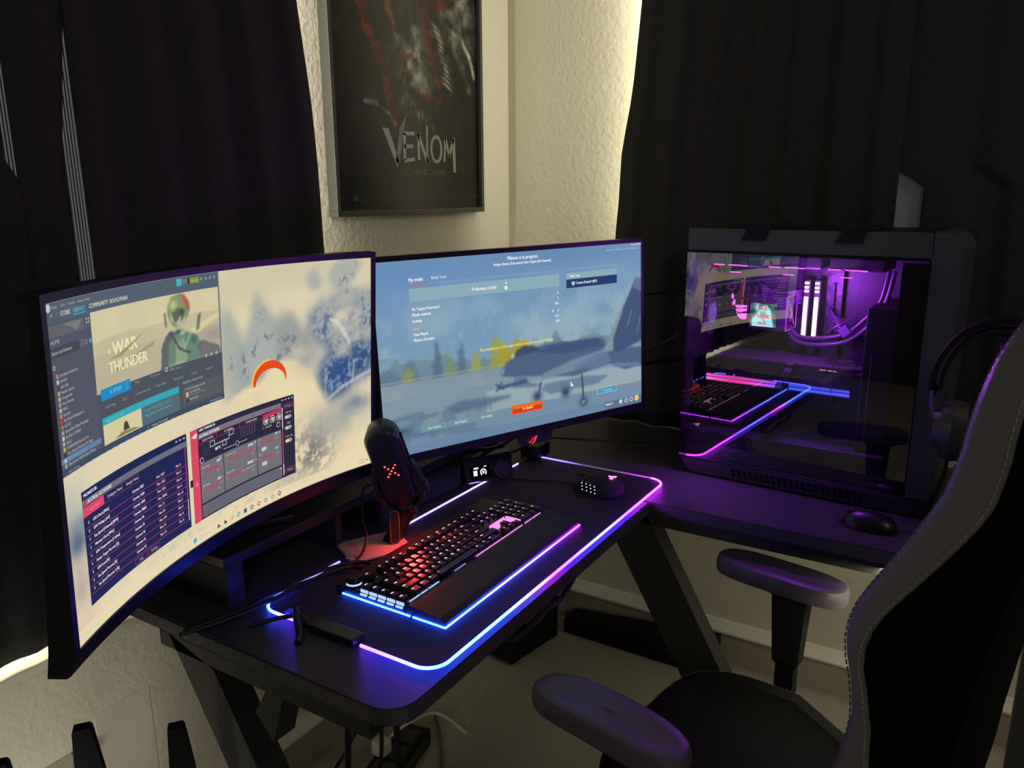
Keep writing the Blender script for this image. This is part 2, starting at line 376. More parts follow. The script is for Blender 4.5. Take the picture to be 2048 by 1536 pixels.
def curtain(parent, name, fn, n, z0, z1, nz=26, amp=.012, per=.075, seed=0, m=None, wav=1.0):
    """fn(t,z)->(x,y) along the rail; folds pushed out along the normal, deeper towards the hem"""
    g = random.Random(seed); ph = [g.uniform(0, 6.28) for _ in range(4)]; fr = [g.uniform(.7, 1.3) for _ in range(4)]
    bm = B(); V = []
    for j in range(nz+1):
        z = z0+(z1-z0)*j/nz; row = []
        k = 1-.35*j/nz
        for i in range(n+1):
            t = i/n; x, y = fn(t, z); x2, y2 = fn(min(1, t+.01), z); x1, y1 = fn(max(0, t-.01), z)
            dx, dy = x2-x1, y2-y1; L = math.hypot(dx, dy) or 1; nx, ny = -dy/L, dx/L
            s = t*fn.len/per
            f = min(1, t*9+.12, (1-t)*9+.12)*(math.sin(s*6.28*fr[0]+ph[0]+.5*math.sin(z*1.7+ph[1]))+.45*math.sin(s*6.28*.43*fr[1]+ph[2]+z*.8*wav)+.2*math.sin(s*12.9+ph[3]+z*2))*amp*k
            row.append(bm.verts.new((x+nx*f, y+ny*f, z)))
        V.append(row)
    for j in range(nz):
        for i in range(n): bm.faces.new((V[j][i], V[j][i+1], V[j+1][i+1], V[j+1][i]))
    o = obj(name, bm, m or CURT, parent, smooth=True)
    sd = o.modifiers.new('thick', 'SOLIDIFY'); sd.thickness = .003; return o
class Fn:
    def __init__(s, f, L): s.f, s.len = f, L
    def __call__(s, t, z): return s.f(t, z)
def edge1(z): return np.interp(z, [.6, 1.3, 1.5, 1.62, 1.81, 2.45], [1.325, 1.312, 1.308, 1.300, 1.276, 1.24])
ZT = 2.42
t = thing('curtain', 'long black curtain at the far left edge, left of the grey gap', 'curtain', (.1, 1.31, .67))
def fA(tt, z):
    x1 = .675-.020*np.interp(z, [1.44, 1.47, 1.60, 1.66], [0, 1, .8, 0]); return -1.2+(x1+1.2)*tt, 1.312
curtain(t, 'panel', Fn(fA, 1.8), 150, .673, ZT, amp=.006, seed=3, nz=50)
t = thing('curtain', 'narrow black curtain panel between the two grey gaps on the left', 'curtain', (.70, 1.31, .67))
def fB(tt, z):
    x0 = .672; x1 = np.interp(z, [.6, 1.5, 1.66, 1.70], [.745, .748, .770, .776]); return x0+(x1-x0)*tt, 1.312
curtain(t, 'panel', Fn(fB, .1), 14, .674, ZT, amp=.003, seed=4, nz=50)
t = thing('curtain', 'broad black curtain behind the curved monitor, beside the framed poster', 'curtain', (1.0, 1.31, .67))
def fC(tt, z):
    x0 = .774; return x0+(edge1(z)-x0)*tt, 1.310
curtain(t, 'panel', Fn(fC, .6), 70, .673, ZT, amp=.008, per=.16, seed=5)
bm = B(); box(bm, .60, .80, 1.345, 1.347, .7, 2.3)
tag(obj('curtain_lining', bm, LINB), 'grey net lining showing in the gaps of the left black curtains', 'curtain lining')
struct('trim_2', box(B(), -.75, .790, 1.300, YW, .640, .656, .002), TRIM)
# right hand curtains (wall x = 2.215), t runs from the corner side towards -y
def edgeR(z): return np.interp(z, [.7, 1.29, 1.40, 1.53, 1.60, 1.68, 1.79, 1.92, 2.45], [.975, .961, .952, .947, .935, .920, .910, .899, .885])
t = thing('curtain', 'black curtain with soft folds hanging between the corner and the computer', 'curtain', (2.12, .6, .78))
def fD(tt, z):
    y = edgeR(z)+(.235-edgeR(z))*tt; return 2.118, y
curtain(t, 'panel', Fn(fD, .7), 110, .757, ZT, amp=.011, per=.105, seed=11)
t = thing('curtain', 'black curtain above the computer case, right of the pale gap', 'curtain', (2.12, -.2, .78))
def fE(tt, z):
    y0 = .243 if z > 1.46 else .243-.062*min(1, (1.46-z)/.02); y = y0+(-1.05-y0)*tt; return 2.136, y
curtain(t, 'panel', Fn(fE, 1.25), 150, .80, ZT, nz=80, amp=.009, per=.12, seed=12)
bm = B(); box(bm, 2.160, 2.162, .10, .30, .85, 2.3)
tag(obj('curtain_lining', bm, LINB), 'grey net lining showing in the gap above the computer', 'curtain lining')
for nm, lab, a, b_ in (('curtain_rail', 'black rail above the left curtains', (-1.25, 1.30, 2.44), (1.3, 1.30, 2.44)), ('curtain_rail', 'black rail above the right curtains', (2.12, .95, 2.44), (2.12, -.7, 2.44))):
    bm = B(); cyl(bm, a, b_, .012); tag(obj(nm, bm, METAL), lab, 'curtain rail')
# ================================================================== framed poster
t = thing('framed_poster', 'black framed film poster with red streaks and silver title on the wall', 'poster', (1.715, 1.38, 1.37))
fx0, fx1, fz0, fz1 = 1.405, 2.028, 1.368, 2.30
bm = B()
for a in ((fx0, fx1, fz0, fz0+.014), (fx0, fx1, fz1-.014, fz1), (fx0, fx0+.012, fz0+.014, fz1-.014), (fx1-.012, fx1, fz0+.014, fz1-.014)):
    box(bm, a[0], a[1], 1.350, YW, a[2], a[3], .001)
FRAME = mat('poster_frame', (.045, .045, .044), .45); obj('frame', bm, FRAME, t)
obj('backing', box(B(), fx0+.012, fx1-.012, 1.362, 1.379, fz0+.014, fz1-.014), BLKM, t)
P = Paint(230, 340, (17, 18, 20))
n1 = fbm(340, 230, 5, 5, .8, 21); n2 = fbm(340, 230, 14, 4, .8, 22)
P.blob(.3, .45, .3, .3, (26, 34, 36), .7, n1); P.blob(.62, .75, .5, .35, (30, 31, 31), .6)
P.blob(.82, .60, .12, .10, (124, 126, 118), .85, n1*1.5); P.blob(.86, .54, .1, .07, (92, 94, 90), .7, n1*1.2); P.blob(.5, .38, .10, .09, (112, 116, 110), .95, n1*1.5); P.blob(.56, .34, .07, .05, (80, 82, 76), .8, n2*1.2)
P.blob(.44, .30, .08, .03, (60, 62, 60), .7, n2); P.blob(.52, .46, .05, .07, (120, 124, 116), .8, n2*1.4); P.blob(.40, .47, .06, .03, (80, 86, 82), .7, n2*1.3); P.blob(.25, .25, .1, .1, (34, 44, 44), .6, n2)
wob = ((n2-.5)*.05, (n1-.5)*.03)
P.poly([(.06, .66), (.16, .66), (.20, .585), (.25, .47), (.33, .38), (.40, .235), (.37, .235), (.28, .34), (.22, .44), (.17, .50), (.14, .56)], (92, 22, 24), .9, wob, 2)
P.poly([(.28, .66), (.33, .60), (.33, .54), (.40, .46), (.41, .465), (.36, .55), (.36, .60), (.33, .66)], (128, 58, 42), .75, wob, 1)
P.poly([(.42, .66), (.84, .598), (.82, .590), (.65, .555), (.52, .548), (.46, .58)], (66, 26, 22), .9, wob, 2)
P.poly([(.56, .56), (.64, .57), (.66, .47), (.70, .36), (.69, .345), (.62, .42), (.58, .50)], (84, 24, 24), .85, wob, 1)
P.poly([(.42, .43), (.50, .44), (.53, .49), (.51, .43), (.46, .41), (.47, .35), (.56, .335), (.70, .335), (.72, .305), (.60, .315), (.48, .325), (.43, .37)], (70, 26, 24), .85, wob, 1)
for k in range(11):   # pale pebble-like strokes
    u = .640+.012*k-.0004*k*k; v = .520-.016*k; P.blob(u+.03, v, .035, .0055, (130, 130, 116), .85, None, -.3); P.blob(u+.03, v-.008, .04, .003, (14, 14, 14), .8, None, -.3)
P.line([(.76, .525), (.86, .51), (.93, .46), (.97, .40)], .012, (96, 97, 88), .8); P.line([(.78, .50), (.86, .43), (.92, .36)], .020, (64, 66, 60), .7)
P.line([(.19, .288), (.26, .285), (.33, .262), (.37, .235)], .010, (110, 112, 104), .8)
for k in range(9): P.blob(.43+.026*k, .30-.008*k+.01*(k % 2), .006, .018, (120, 116, 104), .75, None, .2)
P.blob(.2, .1, .35, .2, (14, 20, 32), .5)
picp = lambda u, v: np.stack([fx0+.012+(fx1-fx0-.024)*u, np.full_like(u, 1.3610), fz0+.014+(fz1-fz0-.028)*v], -1)
tx = np.clip(.35+(fbm(340, 230, 30, 4, .7, 23)-.28)*1.9, .15, 1.25)[..., None]; g_ = P.im.mean(-1, keepdims=True); P.im = (g_+(P.im-g_)*.85)*tx; P.im = 6+(P.im-13)*2.0
PRINT = attr_diff('poster_print', .33); PRINT.node_tree.nodes['Principled BSDF'].inputs['Specular IOR Level'].default_value = .3; picture('print', P, picp, PRINT, t)
PA = (fx1-fx0-.024)/(fz1-fz0-.028)
L = Layer(lambda u, v, l: (fx0+.012+(fx1-fx0-.024)*u, 1.3610-.0003*l, fz0+.014+(fz1-fz0-.028)*v), PA)
sil = (176, 176, 166)
def letter(pts, wd=.010, col=sil):
    for a, b_ in zip(pts, pts[1:]): L.line(*a, *b_, wd, col, 2)
# hand drawn jagged capitals
L.poly([(.285, .222), (.325, .222), (.385, .135), (.375, .115)], sil, 2); L.poly([(.365, .135), (.385, .12), (.405, .17), (.445, .262), (.395, .225)], (126, 126, 120), 2)
letter([(.43, .212), (.425, .138)], .012); letter([(.42, .212), (.50, .214)]); letter([(.425, .176), (.485, .178)]); letter([(.42, .136), (.495, .142)])
letter([(.525, .14), (.525, .214)], .011); letter([(.525, .214), (.585, .135)], .012); letter([(.585, .135), (.588, .240)], .009)
O_ = [(.655+.038*math.cos(a), .174+.037*math.sin(a)) for a in np.linspace(0, 2*math.pi, 15)]; letter(O_, .011)
letter([(.715, .138), (.725, .212)], .010); letter([(.725, .212), (.755, .155)], .011); letter([(.755, .155), (.79, .210)], .011); letter([(.79, .212), (.795, .108)], .014)
L.text('LET THERE BE CARNAGE', .565, .098, .017, (120, 120, 112), 'c', 2, .80)
L.line(.10, .028, .96, .030, .0018, (60, 62, 70), 2); L.rect(.095, .025, .118, .037, (88, 88, 88), 2); L.rect(.955, .035, .962, .040, (120, 120, 115), 2)
L.build('lettering', PRINT, t)['kind'] = 'stuff'
# ================================================================== desk
t = thing('desk', 'black L-shaped gaming desk with carbon patterned top and angled legs', 'desk', (1.3, .9, 0))
def slab(poly, z0, z1, nm, m, bev=.003):
    bm = B(); prism(bm, poly, XY, z0, z1)
    if bev: bmesh.ops.bevel(bm, geom=[e for e in bm.edges if abs(e.verts[0].co.z-e.verts[1].co.z) < 1e-6], offset=bev, segments=2, affect='EDGES')
    return obj(nm, bm, m, t)
r_ = [(.688+.05-.05*math.cos(a), .607+.05-.05*math.sin(a)) for a in np.linspace(0, math.pi/2, 8)]
slab(r_+[(1.5595, .607), (1.5595, 1.215), (.690, 1.215)], .722, .75, 'desk_top', DESK)
slab([(1.5605, -.62), (2.165, -.62), (2.165, 1.215), (1.5605, 1.215)], .722, .75, 'desk_top', DESK)
bm = B()  # left end frame: rail, slanting leg, short brace
box(bm, .692, .742, .66, 1.12, .694, .7215, .001); obj('rail', bm, METAL, t)
bm = B(); prism(bm, [(1.095, .722), (.988, .690), (.600, .03), (.690, .03)], lambda a, b, q: (q, a, b), .692, .742); obj('leg', bm, METAL, t)
bm = B(); prism(bm, [(.873, .694), (.838, .694), (.868, .60), (.905, .64)], lambda a, b, q: (q, a, b), .700, .742); obj('brace', bm, METAL, t)
bm = B(); box(bm, .685, .745, .56, 1.16, 0, .03, .004); obj('foot', bm, METAL, t)
bm = B(); box(bm, .742, 1.56, 1.10, 1.13, .64, .70, .002); obj('back_rail', bm, METAL, t)
# corner leg under the joint
bm = B(); prism(bm, [(.745, .722), (.625, .722), (.235, .03), (.345, .03)], lambda a, b, q: (q, a, b), 1.575, 1.625); obj('leg', bm, METAL, t)
bm = B(); box(bm, 1.57, 1.63, .17, .36, 0, .03, .004); obj('foot', bm, METAL, t)
bm = B(); box(bm, 1.575, 1.605, -.6, 1.2, .690, .7215, .001); obj('rail', bm, METAL, t)
bm = B(); box(bm, 1.578, 1.600, -.60, -.113, 0, .7215, .002); obj('end_panel', bm, METAL, t)
bm = B(); beam(bm, (1.60, .665, .66), (1.70, .625, .645), .008, .008); obj('bolt', bm, GREYM, t)
# monitor riser shelf
t = thing('riser_shelf', 'black monitor riser shelf standing at the back of the desk', 'shelf', (1.2, 1.1, .75))
obj('shelf_board', box(B(), .762, 1.60, 1.030, 1.212, .8205, .840, .002), mat('riser_board', (.020, .021, .024), .35), t)
for x in (.764, 1.02, 1.562):
    w2 = .036 if x != 1.02 else .016
    obj('support_panel', box(B(), x, x+w2, 1.031, 1.205, .7505, .8200, .002), mat('riser_side', (.022, .022, .030), .5), t)
# ================================================================== under the desk
t = thing('subwoofer', 'black box standing on the carpet in the corner under the desk', 'subwoofer', (1.95, 1.19, 0), R(-10))
bm = B(); box(bm, -.115, .115, -.075, .075, .012, .33, .008); obj('cabinet', bm, BLKM, t, local=True)
bm = B(); cyl(bm, (0, -.075, .17), (0, -.082, .17), .065, 28); obj('driver', bm, DGREY, t, local=True)
for x in (-.09, .09):
    for y in (-.05, .05): bm = B(); cyl(bm, (x, y, .0), (x, y, .013), .01, 10); obj('foot', bm, BLKM, t, local=True)
bm = B(); loft(bm, [[(2.095, .60, .002), (2.175, .60, .002), (2.175, .60, .110), (2.098, .60, .112)], [(2.095, 1.10, .002), (2.175, 1.10, .002), (2.175, 1.10, .05), (2.098, 1.10, .05)]])
tag(obj('dark_wedge', bm, BLKM), 'dark wedge lying along the right skirting under the desk', 'cable trunking')  # plain dark wedge, taller at its near end
# power strip with plugs and cables behind the desk corner
t = thing('power_strip', 'black power strip with plugs lying on the carpet under the desk corner', 'power strip', (1.30, 1.16, 0), R(12))
obj('strip_body', box(B(), -.17, .12, -.045, .045, 0, .05, .006), BLKG, t, local=True)
for i in range(4):
    so = obj('socket', box(B(), -.15+.065*i, -.10+.065*i, -.028, .028, .0501, .0525, .002), DGREY, t, local=True)
L = Layer(lambda u, v, l: ROOT[t.name] @ Vector((.06+u*.05, -.04+v*.06, .0506)), 1.0)
L.text('10', .35, .2, .35, (120, 122, 118)); L.build('marking', PRINT, t)
bm = B(); box(bm, 1.262, 1.300, 1.165, 1.205, .053, .095, .007); o = tag(obj('plug', bm, WHITE), 'white plug on a pale cable in the black power strip', 'plug')
bm = B(); tube(bm, spline([(1.30, 1.18, .085), (1.36, 1.16, .10), (1.44, 1.13, .09), (1.50, 1.08, .01)]), .0042); tag(obj('power_cable', bm, WHITE), 'short white cable leading off the white plug', 'cable')
bm = B(); tube(bm, spline([(1.52, 1.20, .006), (1.46, 1.14, .006), (1.36, 1.06, .006), (1.24, 1.00, .006), (1.10, .93, .006)]), .0048); tag(obj('power_cable', bm, GCABLE), 'grey cable curving over the carpet right of the power strip', 'cable')
for i, (lab, pts, rr) in enumerate((
    ('thick black cable hanging straight from the desk behind the angled leg', [(.90, .90, .715), (.895, .90, .60), (.885, .90, .45), (.89, .92, .25), (.93, .98, .02), (1.05, 1.05, .012)], .0065),
    ('black cable looping over the skirting left of the power strip', [(1.10, 1.0, .71), (1.12, 1.05, .4), (1.15, 1.22, .08), (1.08, 1.24, .12), (1.03, 1.22, .10), (1.02, 1.18, .01)], .0045),
    ('thin black cable running low from the power strip to the wall', [(1.18, 1.12, .03), (1.12, 1.20, .10), (1.06, 1.22, .09), (.98, 1.20, .012), (.90, 1.22, .01)], .004),
    ('black cable dropping from the desk onto the back of the power strip', [(1.20, 1.02, .71), (1.19, 1.06, .5), (1.20, 1.10, .3), (1.22, 1.13, .12), (1.23, 1.15, .055)], .005),
    ('black cable hanging in a loop under the near desk corner', [(1.13, .98, .71), (1.12, 1.02, .52), (1.14, 1.06, .35), (1.17, 1.06, .45), (1.16, 1.00, .71)], .005),
    ('twisted black cable bundle under the near desk corner', [(1.24, .97, .71), (1.23, 1.03, .5), (1.25, 1.10, .25), (1.28, 1.13, .056)], .008))):
    bm = B(); tube(bm, spline(pts), rr); tag(obj('hanging_cable', bm, CABLE), lab, 'cable', 'cables under the desk')
# drooping cables along the front underside
bm = B(); tube(bm, spline([(.96, .63, .715), (1.02, .625, .690), (1.10, .62, .700), (1.18, .625, .690), (1.26, .63, .715)]), .005); tag(obj('hanging_cable', bm, CABLE), 'black cable sagging just below the front edge of the desk', 'cable', 'cables under the desk')
# black fins at the bottom left (upright rack)
t = thing('fin_rack', 'black rack with upright tapering fins at the lower left by the wall', 'rack', (.5, 1.0, 0))
obj('rack_base', box(B(), .36, .66, .90, 1.14, 0, .03, .004), BLKM, t)
for (x, y, zt, w0) in ((.422, 1.10, .66, .024), (.526, 1.075, .66, .026), (.604, .965, .655, .024)):
    bm = B(); d = Vector((.8, -.6, 0)); s = Vector((.6, .8, 0)); rings = []
    for z, kk in ((.03, 3.0), (zt-.30, 2.2), (zt-.08, 1.5), (zt-.004, 1.0), (zt, .8)):
        c = Vector((x, y, z)); ww = w0*kk/2; th = .009; c2 = c+d*(ww-w0*.5)*.35
        rings.append([c2+d*ww+s*th, c2-d*ww+s*th, c2-d*ww-s*th, c2+d*ww-s*th])
    loft(bm, rings); obj('fin', bm, BLKM, t)
# ================================================================== monitors
SCR = attr_emis('screen_light', 1.0)
def screen_fn(C, yaw, tilt, roll, W, H, k):
    cr, sr, ct, st, ca, sa = math.cos(roll), math.sin(roll), math.cos(tilt), math.sin(tilt), math.cos(yaw), math.sin(yaw)
    Q = np.array([[ca, -sa, 0], [sa, ca, 0], [0, 0, 1]]) @ np.array([[1, 0, 0], [0, ct, -st], [0, st, ct]]) @ np.array([[cr, 0, -sr], [0, 1, 0], [sr, 0, cr]])
    C = np.array(C)
    def f(u, v, d=0.0):
        """u,v may run past 0..1; d = metres towards the viewer"""
        u = np.asarray(u, float); v = np.asarray(v, float); s = (u-.5)*W
        if k: Rr = 1/k; lx = (Rr-d)*np.sin(s*k); ly = -(Rr-(Rr-d)*np.cos(s*k))
        else: lx = s; ly = -d+0*s
        return np.stack([lx, ly+0*v, (v-.5)*H+0*u], -1) @ Q.T + C
    return f
def cbox(bm, f, u0, u1, v0, v1, d0, d1, n=1):
    rings = []
    for i in range(n+1):
        u = u0+(u1-u0)*i/n; rings.append([tuple(f(u, v0, d0)), tuple(f(u, v1, d0)), tuple(f(u, v1, d1)), tuple(f(u, v0, d1))])
    return loft(bm, rings)
W1, H1 = .697, .392
f1 = screen_fn((.74, .963, 1.119), .23, .047, -.008, W1, H1, 1.0)
m1 = thing('curved_monitor', 'large curved monitor showing a game library and tuning windows over snowy peaks', 'monitor', tuple(f1(.5, -.1)-np.array((0, -.16, 0))))
f1p = lambda u, v, d=0: f1(u, v, d)
bx_, by_ = .010/W1, .010/H1
BEZ = mat('monitor_bezel', (.014, .014, .018), .40, spec=.35)
bm = B(); cbox(bm, f1, -bx_, 1+bx_, 1.0, 1+by_, -.020, .0022, 28); obj('bezel', bm, BEZ, m1)
bm = B(); loft(bm, [[tuple(f1(u, v, d)) for v, d in ((0, .0022), (-.006, .0022), (-.072, -.006), (-.080, -.011), (-.080, -.032), (0, -.028))] for u in np.linspace(-bx_, 1+bx_, 29)]); obj('chin', bm, BEZ, m1)
for ua, ub in ((-bx_, 0), (1, 1+bx_)):
    bm = B(); loft(bm, [[tuple(f1(u, v, d)) for u, d in ((ua, .0022), (ub, .0022), (ub, -.012), (ua, dd))] for v, dd in ((0, -.028), (.5, -.018), (1, -.010))]); obj('bezel', bm, BEZ, m1)
bm = B(); cbox(bm, f1, .03, 1.0, -.03, 1+by_*.5, -.028, -.0035, 28); cbox(bm, f1, .22, .78, .15, .85, -.075, -.028, 12); obj('back_shell', bm, BLK, m1)
P = Paint(440, 250, (224, 210, 176))
na = fbm(250, 440, 4, 6, 1.7, 1); nb = fbm(250, 440, 10, 5, 1.7, 2); nc = fbm(250, 440, 34, 4, 1.7, 3)
P.mix((na-.5)*1.6+.1, (238, 222, 184)); P.mix((nb-.52)*1.3, (196, 190, 170))
P.blob(.75, .97, .3, .10, (198, 192, 164), .8); P.blob(.56, .95, .08, .1, (204, 194, 160), .6)
BL, DB, GR = (112, 128, 146), (72, 96, 136), (150, 154, 150)
nd = fbm(250, 440, 60, 3, 1.7, 5); rid = 1-2*abs(fbm(250, 440, 16, 5, 2.2, 6)-.5); ne = fbm(250, 440, 7, 5, 1.5, 8)
def peak(pts, dark, lit, a=.9, sig=5, veil=.8, snow=.60):
    m = P.mask(pts, sig); v = np.clip(1.25-veil*np.clip((ne-.40)*4, 0, 1.1), 0, 1); P.mix(m*v*min(1, a*1.08), dark)
    P.mix(m*v*a*np.clip((rid*.7+nd*.5-snow)*7, 0, 1)*.75, lit)
peak([(.505, .86), (.53, .83), (.57, .70), (.60, .66), (.60, .52), (.505, .50)], (128, 140, 142), (186, 188, 176), .85, 6, .6)
peak([(.615, .90), (.66, .80), (.70, .70), (.735, .62), (.74, .52), (.66, .54), (.56, .56), (.56, .66), (.60, .78)], (108, 124, 138), (196, 196, 184), .9, 6, .55)
peak([(.685, .80), (.72, .80), (.78, .69), (.81, .60), (.76, .54), (.70, .58)], (104, 114, 128), (176, 178, 170), .85, 7, .7)
peak([(.78, .76), (.84, .83), (.90, .85), (1.02, .84), (1.02, .48), (.90, .42), (.80, .50), (.86, .60), (.80, .66)], (86, 110, 146), (190, 188, 178), .95, 8, 1.0, .72)
peak([(.83, .56), (.90, .56), (1.02, .62), (1.02, .48), (.93, .40), (.86, .36), (.82, .44)], (54, 82, 130), (150, 166, 186), .95, 6, .6, .80)
peak([(.86, .93), (.90, 1.0), (.97, .99), (.93, .90), (.89, .87)], (112, 128, 146), (206, 202, 186), .85, 4, .5); peak([(.785, .93), (.81, .96), (.835, .90), (.80, .88)], (120, 136, 148), (196, 196, 184), .8, 4, .4)
peak([(.86, .82), (.90, .86), (.96, .855), (.94, .79), (.88, .78)], (92, 108, 126), (220, 214, 196), .8, 4, .3, .55)
P.line([(.86, .74), (.885, .72), (.91, .66), (.925, .62)], .0045, (214, 210, 200), .7); P.line([(.845, .375), (.90, .42), (1.0, .47)], .0045, (190, 192, 190), .7); P.line([(.838, .40), (.845, .52)], .003, (190, 190, 184), .5); P.line([(.935, .44), (.94, .53)], .003, (200, 198, 190), .6)
cl = P.mask([(.49, .46), (.53, .50), (.57, .53), (.62, .53), (.65, .58), (.70, .605), (.75, .59), (.79, .52), (.82, .42), (.855, .30), (.84, -.1), (.49, -.1)], 4)
P.mix(np.clip(cl*1.5-.25+(nb-.5)*.5, 0, 1)*.95, (233, 215, 172)); P.mix(cl*np.clip((ne-.5)*3, 0, .5), (214, 202, 172))
P.blob(.79, .56, .045, .06, (176, 170, 162), .8, ne*1.5); P.blob(.75, .62, .04, .03, (206, 196, 172), .7); P.blob(.90, .27, .09, .08, (124, 140, 150), .85, ne*1.6); P.blob(.95, .33, .05, .04, (84, 110, 146), .85, nb*1.5); P.blob(.82, .28, .07, .08, (170, 170, 160), .7, nb*1.4); P.blob(.86, .22, .08, .06, (150, 156, 156), .6, ne*1.5)
P.mix(np.clip((nd*.6+rid*.6-.66)*6, 0, 1)*np.exp(-((P.U-.79+.3*(P.V-.14))/.08)**2-((P.V-.14)/.12)**2)*.9, (112, 106, 114))
P.blob(.97, .10, .10, .15, (236, 216, 172), .8); P.blob(.90, .05, .12, .07, (232, 214, 176), .7)
P.mix(np.clip((nc-.42)*4, 0, 1)*np.exp(-((P.U-.53)/.05)**2-((P.V-.08)/.035)**2), (158, 150, 148)); P.blob(.70, .07, .06, .03, (170, 164, 158), .7, nc*1.5)
P.blob(.02, .40, .05, .10, (176, 180, 178), .7); P.blob(.03, .31, .03, .05, (72, 92, 130), .9); P.blob(.05, .36, .05, .03, (120, 130, 146), .6); P.blob(.03, .17, .04, .09, (176, 156, 154), .8, nb*1.6); P.blob(.02, .03, .06, .06, (226, 196, 172), .8)
P.mix(np.clip((nc-.45)*3, 0, 1)*np.exp(-((P.U-.33)/.06)**2-((P.V-.05)/.03)**2), (150, 140, 150))
P.mix((P.V < .048)*.75, (232, 216, 180))
# banner picture inside the library window: pilot in front of mountains
bu, bv = (P.U-.12)/.38, (P.V-.70)/.244; inb = (P.U > .12) & (P.U < .50) & (P.V > .62) & (P.V < .944)
def bm_(m, c): P.mix(np.clip(m, 0, 1)*inb, c)
bm_(np.ones_like(bu), (206, 196, 158)); bm_((nb-.45)*1.2, (226, 212, 166)); bm_((bv < .62+.12*np.interp(P.U, [.12, .2, .3, .42, .5], [0, .3, .1, .5, .2]))*.5+0., (182, 172, 146)); bm_((bv < .45)*.45, (176, 168, 146))
bm_(np.exp(-((bu-.95)/.12)**2-((bv-.30)/.12)**2)*.7, (150, 138, 136))
def bpoly(pts, c, a=1, bl=1): P.poly([(.12+.38*x, .70+.244*y) for x, y in pts], c, a, None, 0)
bpoly([(.72, .42), (1.0, .62), (1.0, .56), (.80, .36)], (214, 206, 152), .9)
bpoly([(.50, -.1), (.52, .30), (.56, .44), (.60, .50), (.66, .42), (.70, .30), (.72, -.1)], (86, 92, 96), .9)
bpoly([(.55, -.2), (.58, .32), (.64, .48), (.72, .44), (.80, .36), (.84, .20), (.84, -.2)], (104, 134, 116), 1)
bpoly([(.62, -.2), (.63, .30), (.70, .36), (.72, .1), (.70, -.2)], (146, 160, 134), .9); bpoly([(.80, .18), (.84, .26), (.98, .12), (1.0, .0), (.84, .0)], (104, 100, 106), .9); bpoly([(.80, .40), (.83, .44), (.85, .66), (.82, .64)], (96, 100, 96), .8)
bpoly([(.585, .86), (.62, .96), (.68, .99), (.73, .94), (.76, .82), (.75, .66), (.70, .54), (.64, .52), (.60, .60), (.58, .72)], (132, 146, 104), 1)
bpoly([(.68, .99), (.72, .965), (.755, .86), (.76, .72), (.73, .78), (.71, .90)], (186, 84, 84), .9); bpoly([(.61, .74), (.64, .60), (.70, .60), (.71, .74), (.67, .80)], (86, 98, 84), .9); bpoly([(.64, .58), (.67, .50), (.72, .56), (.73, .70), (.70, .62)], (176, 180, 160), .9)
bpoly([(.655, .60), (.665, .58), (.69, .66), (.68, .68)], (222, 170, 140), 1, 0)
for a_, b_, c_ in (((.60, .46), (.66, .22), (70, 76, 82)), ((.66, .22), (.74, .12), (70, 76, 82)), ((.16, .20), (.46, .40), (150, 140, 112)), ((.76, .40), (.70, .20), (160, 172, 150)), ((.56, .74), (.565, .58), (90, 96, 92))): P.line([(.12+.38*a_[0], .70+.244*a_[1]), (.12+.38*b_[0], .70+.244*b_[1])], .0028, c_, .8)
for (x, y, sx, sy, c_) in ((.66, .46, .03, .03, (60, 66, 64)), (.69, .43, .02, .03, (196, 198, 180)), (.63, .84, .03, .07, (196, 200, 140)), (.70, .72, .02, .05, (60, 70, 66)), (.61, .66, .012, .05, (180, 190, 150)), (.78, .30, .03, .06, (64, 104, 92)), (.88, .12, .05, .05, (120, 112, 120))): P.blob(.12+.38*x, .70+.244*y, .38*sx, .244*sy, c_, .85)
obj_s = picture('screen', P, lambda u, v: f1(u, v, 0), SCR, m1)
L = Layer(lambda u, v, l: tuple(f1(u, v, .0003*l)), W1/H1)
SB, SB2, WT, CY = (78, 88, 108), (92, 98, 108), (196, 196, 186), (60, 178, 190)  # dark window greys carry the veiling glare in their colour
L.rect(0, .944, .50, 1.0, (84, 96, 112)); L.rect(0, .52, .12, .944, (82, 86, 102)); L.rect(.12, .5205, .501, .70, (78, 84, 94)); L.rect(0, .520, .501, .538, (62, 76, 98), 2); L.rect(.497, .70, .501, .945, (110, 116, 124))
L.frame(0, .519, .502, 1.0, (150, 150, 160), .0012)
L.disc(.009, .985, .0065, WT)
for s_, u in (('Steam', .018), ('View', .042), ('Friends', .062), ('Games', .088), ('Help', .110)): L.text(s_, u, .981, .0085, (170, 172, 170), ly=2)
L.text('<', .012, .958, .014, WT); L.text('>', .028, .958, .014, (120, 124, 130))
for s_, u, c in (('STORE', .040, WT), ('LIBRARY', .074, CY), ('COMMUNITY', .118, WT), ('BOOGYMAN', .176, WT)): L.text(s_, u, .957, .0135, c, ly=2, bold=.0006, sx=.84)
L.rect(.074, .950, .1085, .953, CY, 2)
L.rect(.372, .968, .388, .992, (64, 180, 176), 2); L.rect(.391, .972, .404, .990, (110, 114, 120), 2); L.rect(.406, .970, .412, .990, (50, 50, 50), 2); L.rect(.412, .970, .440, .990, (132, 146, 70), 2); L.text('Boogyman', .415, .977, .007, (180, 200, 80))
for u in (.447, .461, .474, .487): L.ring(u, .981, .003, .001, (190, 190, 190))
L.rect(.003, .905, .100, .938, (98, 100, 106), 2); L.poly([(.04, .935), (.06, .925), (.08, .906), (.095, .934)], (122, 122, 124), 3); L.rect(.102, .905, .118, .942, (88, 92, 104), 2); L.text('HOME', .006, .888, .011, (180, 182, 182))
for u in (.106, .112):
    for v in (.918, .928): L.rect(u, v, u+.003, v+.005, WT, 3)
